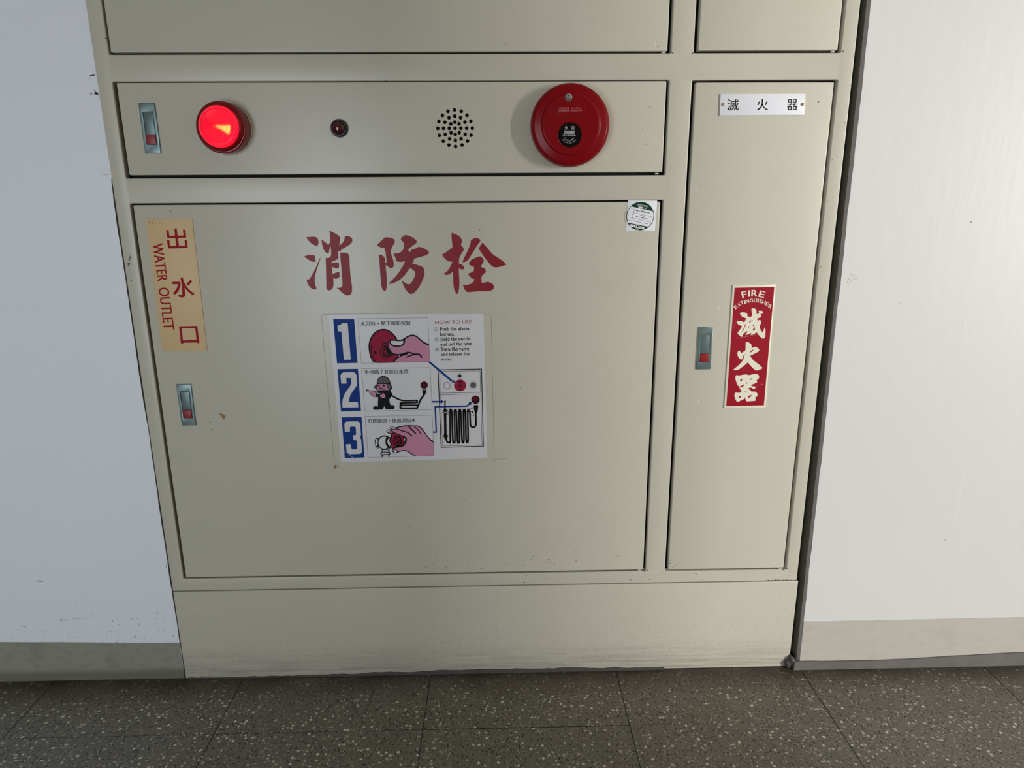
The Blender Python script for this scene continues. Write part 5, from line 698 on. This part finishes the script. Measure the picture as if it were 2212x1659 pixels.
pr.stroke([(gx - gr * .22, gz - gr * .02), (gx + gr * .22, gz - gr * .02)], gr * .14, 'k'); pr.stroke([(gx, gz + gr * .4), (gx, gz - gr * .02)], gr * .08, 'k')
pr.build('emblem', bd)
# chipped upper right rim
pr = Print(0.); rn = random.Random(2); v_ = []; f_ = []
for a in (72, 68, 65.5, 60, 57, 52, 49, 46, 40):
    w = rn.uniform(1.2, 2.6); o_ = Vector((AX, 0, AZ))
    for k, (da, h, rr) in enumerate(((-w, 19.6, 1.0), (w, 19., 1.0), (w * .9, 23.8, .982), (0, 25.4 + rn.uniform(0, 1.2), .966), (-w * .8, 23.2, .986))):
        t = R(a + da); v_.append(((AR * rr * math.cos(t)) / 1000, -h / 1000 - .0003, (AR * rr * math.sin(t)) / 1000))
    f_.append(tuple(range(len(v_) - 5, len(v_))))
me = bpy.data.meshes.new('chipped_edge'); me.from_pydata(v_, [], f_); o = finish('chipped_edge', me, ['cream'], al); o['kind'] = 'stuff'

# ------------------------------------------------------------------ signs and stickers
def thing_on(name, loops, label, cat):
    cx = sum(p[0] for p in loops) / len(loops) / 1000; cz = min(p[1] for p in loops) / 1000
    return empty(name, (cx, 0, cz), label, cat)
# instruction poster
po = thing_on('instruction_poster', D['sheet'], 'white square instruction poster with blue numerals 1, 2 and 3 and drawings', 'poster')
plate('sheet', D['sheet'], -.25, .2, 'paper', po)
for b, n in zip(D['block'], D['numeral']):
    o = Print(.30).poly(b, 'b', 0, False).build('number_block', po)
    Print(.36).poly(n, 'w', 0, False).build('numeral', o)
def border(p, w=.55):
    return Print(.30).stroke(list(p) + [p[0]], w, 'q').build('picture_border', po)
pb = [border(p) for p in D['panel']]
Print(.28).items(D['draw1'][:15]).build('alarm_drawing', pb[0]); Print(.28).items(D['draw1'][15:]).build('thumb_drawing', pb[0])
Print(.28).items(D['draw2'][:19]).build('firefighter_drawing', pb[1]); Print(.28).items(D['draw2'][19:]).build('hose_drawing', pb[1])
Print(.28).items(D['draw3'][:27]).build('valve_drawing', pb[2]); Print(.28).items(D['draw3'][27:]).build('hand_drawing', pb[2])
for k, b in zip((1, 2, 3), pb):
    pr = Print(.30)
    for t_ in D['cap%d' % k]: pr.text(*t_, 'k', 0, .035)
    if 'cap%ddot' % k in D: pr.items(D['cap%ddot' % k])
    pr.build('caption', b)
pr = Print(.30)
for t_ in D['heading']: pr.text(*t_, 'head', 0, .03)
pr.build('heading', po)

# bold roman letters for the instructions, drawn as strokes: unit box, x height .66
def arc(cx, cy, rx, ry, a0, a1, n=9): return [(cx + rx * math.cos(R(a0 + (a1 - a0) * i / n)), cy + ry * math.sin(R(a0 + (a1 - a0) * i / n))) for i in range(n + 1)]
TH, TN, XH = .235, .10, .66
def ser(x, y, w=.30): return ([(x - w / 2, y), (x + w / 2, y)], TN)
def stem(x, y0, y1, s0=True, s1=True):
    o = [([(x, y0), (x, y1)], TH)]
    if s0: o.append(ser(x, y0 + .03, .32))
    if s1: o.append(([(x - .16, y1 - .03), (x, y1 - .03)], TN))
    return o
def bowl(cx=.26): return [(arc(cx, .33, .19, .30, 90, 270), TH), (arc(cx, .33, .19, .30, -90, 90), TH)]
def arch(x0, x1): return [(arc((x0 + x1) / 2, .42, (x1 - x0) / 2, .22, 170, 20, 8), TN + .03)] + [([(x1, .42), (x1, .02)], TH), ser(x1, .03, .30)]
GLY = {
 'P': (.64, stem(.18, 0, 1) + [([(.18, .95), (.36, .95)], TN), (arc(.36, .72, .20, .23, 90, -90), TH * .9), ([(.18, .49), (.36, .49)], TN)]),
 'H': (.80, [([(.18, 0), (.18, 1)], TH), ([(.62, 0), (.62, 1)], TH), ([(.18, .52), (.62, .52)], TN), ser(.18, .03), ser(.18, .97), ser(.62, .03), ser(.62, .97)]),
 'T': (.70, [([(.35, 0), (.35, 1)], TH), ([(.05, .96), (.65, .96)], TN), ([(.05, .96), (.05, .76)], TN), ([(.65, .96), (.65, .76)], TN), ser(.35, .03, .34)]),
 'u': (.58, [([(.15, .62), (.15, .22)], TH), (arc(.28, .22, .13, .18, 180, 300), TN + .03), ([(.43, .64), (.43, .02)], TH), ([(.05, .63), (.15, .63)], TN), ([(.33, .63), (.43, .63)], TN), ([(.43, .03), (.54, .03)], TN)]),
 's': (.44, [(arc(.21, .50, .13, .14, 30, 250), TH * .8), (arc(.21, .17, .14, .15, 80, -150), TH * .8), ([(.34, .62), (.34, .48)], TN), ([(.07, .03), (.07, .18)], TN)]),
 'h': (.58, stem(.15, 0, 1) + arch(.15, .43)), 'n': (.58, stem(.15, 0, XH) + arch(.15, .43)),
 'm': (.86, stem(.15, 0, XH) + arch(.15, .43) + arch(.43, .71)), 'r': (.46, stem(.15, 0, XH) + [(arc(.30, .46, .13, .16, 160, 50), TN + .03), ([(.36, .57), (.38, .55)], TH)]),
 't': (.38, [([(.17, .86), (.17, .16)], TH), (arc(.25, .14, .09, .11, 180, 310), TN + .02), ([(.03, .62), (.33, .62)], TN)]),
 'l': (.32, stem(.15, 0, 1)), 'i': (.32, stem(.15, 0, XH)),
 'e': (.48, [(arc(.24, .33, .17, .30, 25, 330, 12), TH * .85), ([(.10, .38), (.40, .38)], TN)]),
 'c': (.46, [(arc(.24, .33, .17, .30, 45, 320), TH * .85)]), 'o': (.52, bowl()),
 'a': (.52, [([(.34, .50), (.34, .06)], TH), (arc(.23, .48, .12, .15, 20, 160), TN + .03), (arc(.21, .18, .13, .16, 60, 300), TH * .8), ([(.34, .04), (.48, .04)], TN)]),
 'b': (.56, [([(.15, 0), (.15, 1)], TH), (arc(.28, .33, .17, .30, 150, -150), TH * .8), ([(.02, .97), (.15, .97)], TN)]),
 'd': (.58, [([(.42, 0), (.42, 1)], TH), (arc(.28, .33, .17, .30, 30, 330), TH * .8), ([(.29, .97), (.42, .97)], TN), ([(.42, .03), (.55, .03)], TN)]),
 'z': (.46, [([(.06, .61), (.38, .61)], TN), ([(.36, .60), (.10, .06)], TH), ([(.06, .05), (.40, .05)], TN)]),
 'v': (.52, [([(.10, .62), (.26, .04)], TH), ([(.26, .04), (.42, .62)], TN), ser(.10, .63, .24), ser(.42, .63, .18)]),
 'w': (.76, [([(.10, .62), (.24, .04)], TH), ([(.24, .04), (.38, .60)], TN), ([(.38, .62), (.52, .04)], TH), ([(.52, .04), (.66, .62)], TN), ser(.10, .63, .24), ser(.66, .63, .18)]),
 '.': (.26, [([(.11, .07), (.12, .07)], .17)]), ' ': (.28, []),
}
def roman(pr, body, bl, br, tl, m='k'):
    tot = sum(GLY[c][0] for c in body); x = 0; B_, U, V_ = Vector(bl), Vector(br) - Vector(bl), Vector(tl) - Vector(bl)
    if not any(c in 'PHTlhdbt' for c in body): V_ = V_ / XH
    elif not any(c in 'PHTlhdb' for c in body): V_ = V_ / .9
    wscale = V_.length * .92
    for c in body:
        w, st = GLY[c]
        for pts, th in st:
            pr.stroke([tuple(B_ + U * ((x + a) / tot) + V_ * b) for a, b in pts], th * wscale, m)
        x += w
for t_ in D['lines']:
    pr = Print(.30); roman(pr, *t_); pr.build('instruction_line', po)
for c_, d_ in zip(D['circled'], D['digits']):
    pr = Print(.30).items([c_]); pr.text(*d_, 'k', 1, .10); pr.build('circled_number', po)
dg_ = Print(.28).items(D['diagram']).build('cabinet_diagram', po)
Print(.30).items(D['alarm_symbol']).build('alarm_symbol', dg_)
Print(.30).items(D['hose_symbol']).build('hose_symbol', dg_)
for a_ in D['arrows']: Print(.30).items(a_).build('blue_arrow', po)

cr3 = [(x / 1000, -.00030, z / 1000) for x, z in D['crease']]
tube('crease', cr3, .00035, 'paper', po)['label'] = 'raised crease catching the light'

# tan water outlet sign
wo = thing_on('water_outlet_sign', D['wo_sheet'], 'yellowed tan water outlet sign with red characters reading downwards', 'sign')
plate('sheet', D['wo_sheet'], -1.2, .2, 'tan', wo, .25, 1)
for k in ('wo_a', 'wo_b', 'wo_c'):
    pr = Print(1.25)
    if k == 'wo_c': pr.poly(D[k], 'sign_red', 0, False)
    else:
        for l in D[k]: pr.poly(l, 'sign_red', 0, k == 'wo_b', 2)
    pr.build('character', wo)
for t_ in D['wo_text']: Print(1.25).text(*t_, 'sign_red', 0, .05).build('lettering', wo)
Print(1.25).items(D['wo_specks']).build('mould_specks', wo)['kind'] = 'stuff'

# extinguisher name plate with two rivets
npl = thing_on('extinguisher_nameplate', D['np_sheet'], 'white nameplate with three black characters and two brass rivets', 'sign')
plate('sheet', D['np_sheet'], -2.2, .2, 'plate_white', npl, .3, 1)
ra, rb, rr_ = D['np_rivet']
for q in (ra, rb):
    lathe('rivet', [(rr_, 2.1), (rr_, 2.9), (rr_ * .8, 3.8), (rr_ * .4, 4.2), (.05, 4.3)], q[0], q[1], 'brass', npl, 20)
for t_ in D['np_text']: Print(2.25).text(*t_, 'k', 0, .02).build('character', npl)

# red extinguisher sign
es = thing_on('extinguisher_sign', D['sign_sheet'], 'red fire extinguisher sign with cream border and brush characters', 'sign')
plate('sheet', D['sign_sheet'], -1.6, .2, 'cream', es, .25, 1)
gnd = Print(1.65).poly(D['sign_red'], 'sign_ground', 0, False).build('red_ground', es)
CORNER[0] = 85
for k in ('sign_a', 'sign_b', 'sign_c'):
    Print(1.72).poly(D[k], 'cream', 0, True, 4).build('character', es)
CORNER[0] = 50
for k, off in (('sign_fire', .07), ('sign_ext', .07)):
    pr = Print(1.72)
    for t_ in D[k]: pr.text(*t_, 'cream', 0, off)
    pr.build('lettering', es)
pr = Print(1.78)
pr.stroke(D['sign_scratch'][0], .5, 'pink_print'); pr.stroke(D['sign_scratch'][1], .25, 'pink_print')
for i, (x, z) in enumerate(D['sign_scratch'][2]): blob(pr, x, z, 1.2 - .5 * i, 'pink_print', 0, .8, 1.2, i)
pr.build('scratches', es)['kind'] = 'stuff'

# inspection sticker: white square with a round green label over it
st = thing_on('inspection_sticker', D['st_square'], 'square white inspection sticker with a tilted round green label', 'sticker')
plate('backing', D['st_square'], -.3, .2, 'sticker', st, .08, 1)
(cx_, cz_), cr_ = D['st_c']
pr = Print(.34)
pr.stroke([(cx_ + cr_ * 1.09 * math.cos(R(a)), cz_ + cr_ * 1.06 * math.sin(R(a))) for a in range(140, 225, 5)], cr_ * .06, 'film').build('film_edge', st)
pr = Print(.34)
pr.stroke([(cx_ + cr_ * 1.10 * math.cos(R(a)), cz_ + cr_ * 1.06 * math.sin(R(a))) for a in range(-35, 30, 5)], .25, 'q')
pr.build('film_edge', st)
disc = Print(.40).poly([circle(cx_, cz_, cr_, 60)], 'green', 0, False).build('round_label', st)
# white band between the two chords
def band_poly():
    (a, b), (c, d) = D['st_chords']; r = cr_ * .955; out = []
    def side(p, q, s): return (q[0] - p[0]) * (s[1] - p[1]) - (q[1] - p[1]) * (s[0] - p[0])
    N = 240; pts = circle(cx_, cz_, r, N)
    return [p for p in pts if side(a, b, p) < 0 and side(c, d, p) > 0]
bp = band_poly()
Print(.45).poly(bp, 'sticker', 0, False).build('label_band', disc)
Print(.42).items(D['st_draw']).build('table_lines', disc)
for c_, *t_ in D['st_text']: Print(.56).text(*t_, c_, 0, .05 if c_ == 'k' else .0).build('label_lettering', disc)

# ------------------------------------------------------------------ scuffs on the plaster
wl = [o for o in COL.objects if o.name == 'wall_left'][0]; wr = [o for o in COL.objects if o.name == 'wall_right'][0]
pr = Print(-2.95)
for q, w in D['wall_marks_l']: pr.stroke(q, w, 'scuff_dark' if w > 1.2 and q[0][1] > 1000 else 'scuff')
pr.build('scuff_marks', wl)['kind'] = 'stuff'
pr = Print(8.05)
for q, w in D['wall_marks_r']: pr.stroke(q, w, 'scuff')
for q in D['wall_scratch_r']: pr.stroke(q, .7, 'white_scratch')
pr.build('scuff_marks', wr)['kind'] = 'stuff'

# ------------------------------------------------------------------ small loose things
tag(tube('hair_strand', [(.3215 + .010 * i, -.118 + .045 * math.sin(i * .42 + .2) * (1 if i < 8 else .9), .0006) for i in range(0, 9)] + [(.4085, -.088, .0006), (.408, -.07, .0006), (.4095, -.048, .0006)], .00032, 'hair'),
    'thin dark hair lying curled on the floor tile before the plinth', 'hair')
bm = bmesh.new(); bmesh.ops.create_icosphere(bm, subdivisions=3, radius=1)
rn = random.Random(8)
for q in bm.verts:
    k = 1 + .18 * math.sin(q.co.x * 5 + q.co.z * 3) + rn.uniform(-.06, .06)
    q.co = Vector((1.3065 + q.co.x * .0135 * k, -.0005 + q.co.y * .010 * k, .0135 + q.co.z * .0150 * k))
me = bpy.data.meshes.new('sealant_lump'); bm.to_mesh(me); bm.free()
o = finish('sealant_lump', me, ['sealant'], None, True, 80); tag(o, 'lump of dark grey sealant plugging the gap at the cabinet foot', 'sealant')
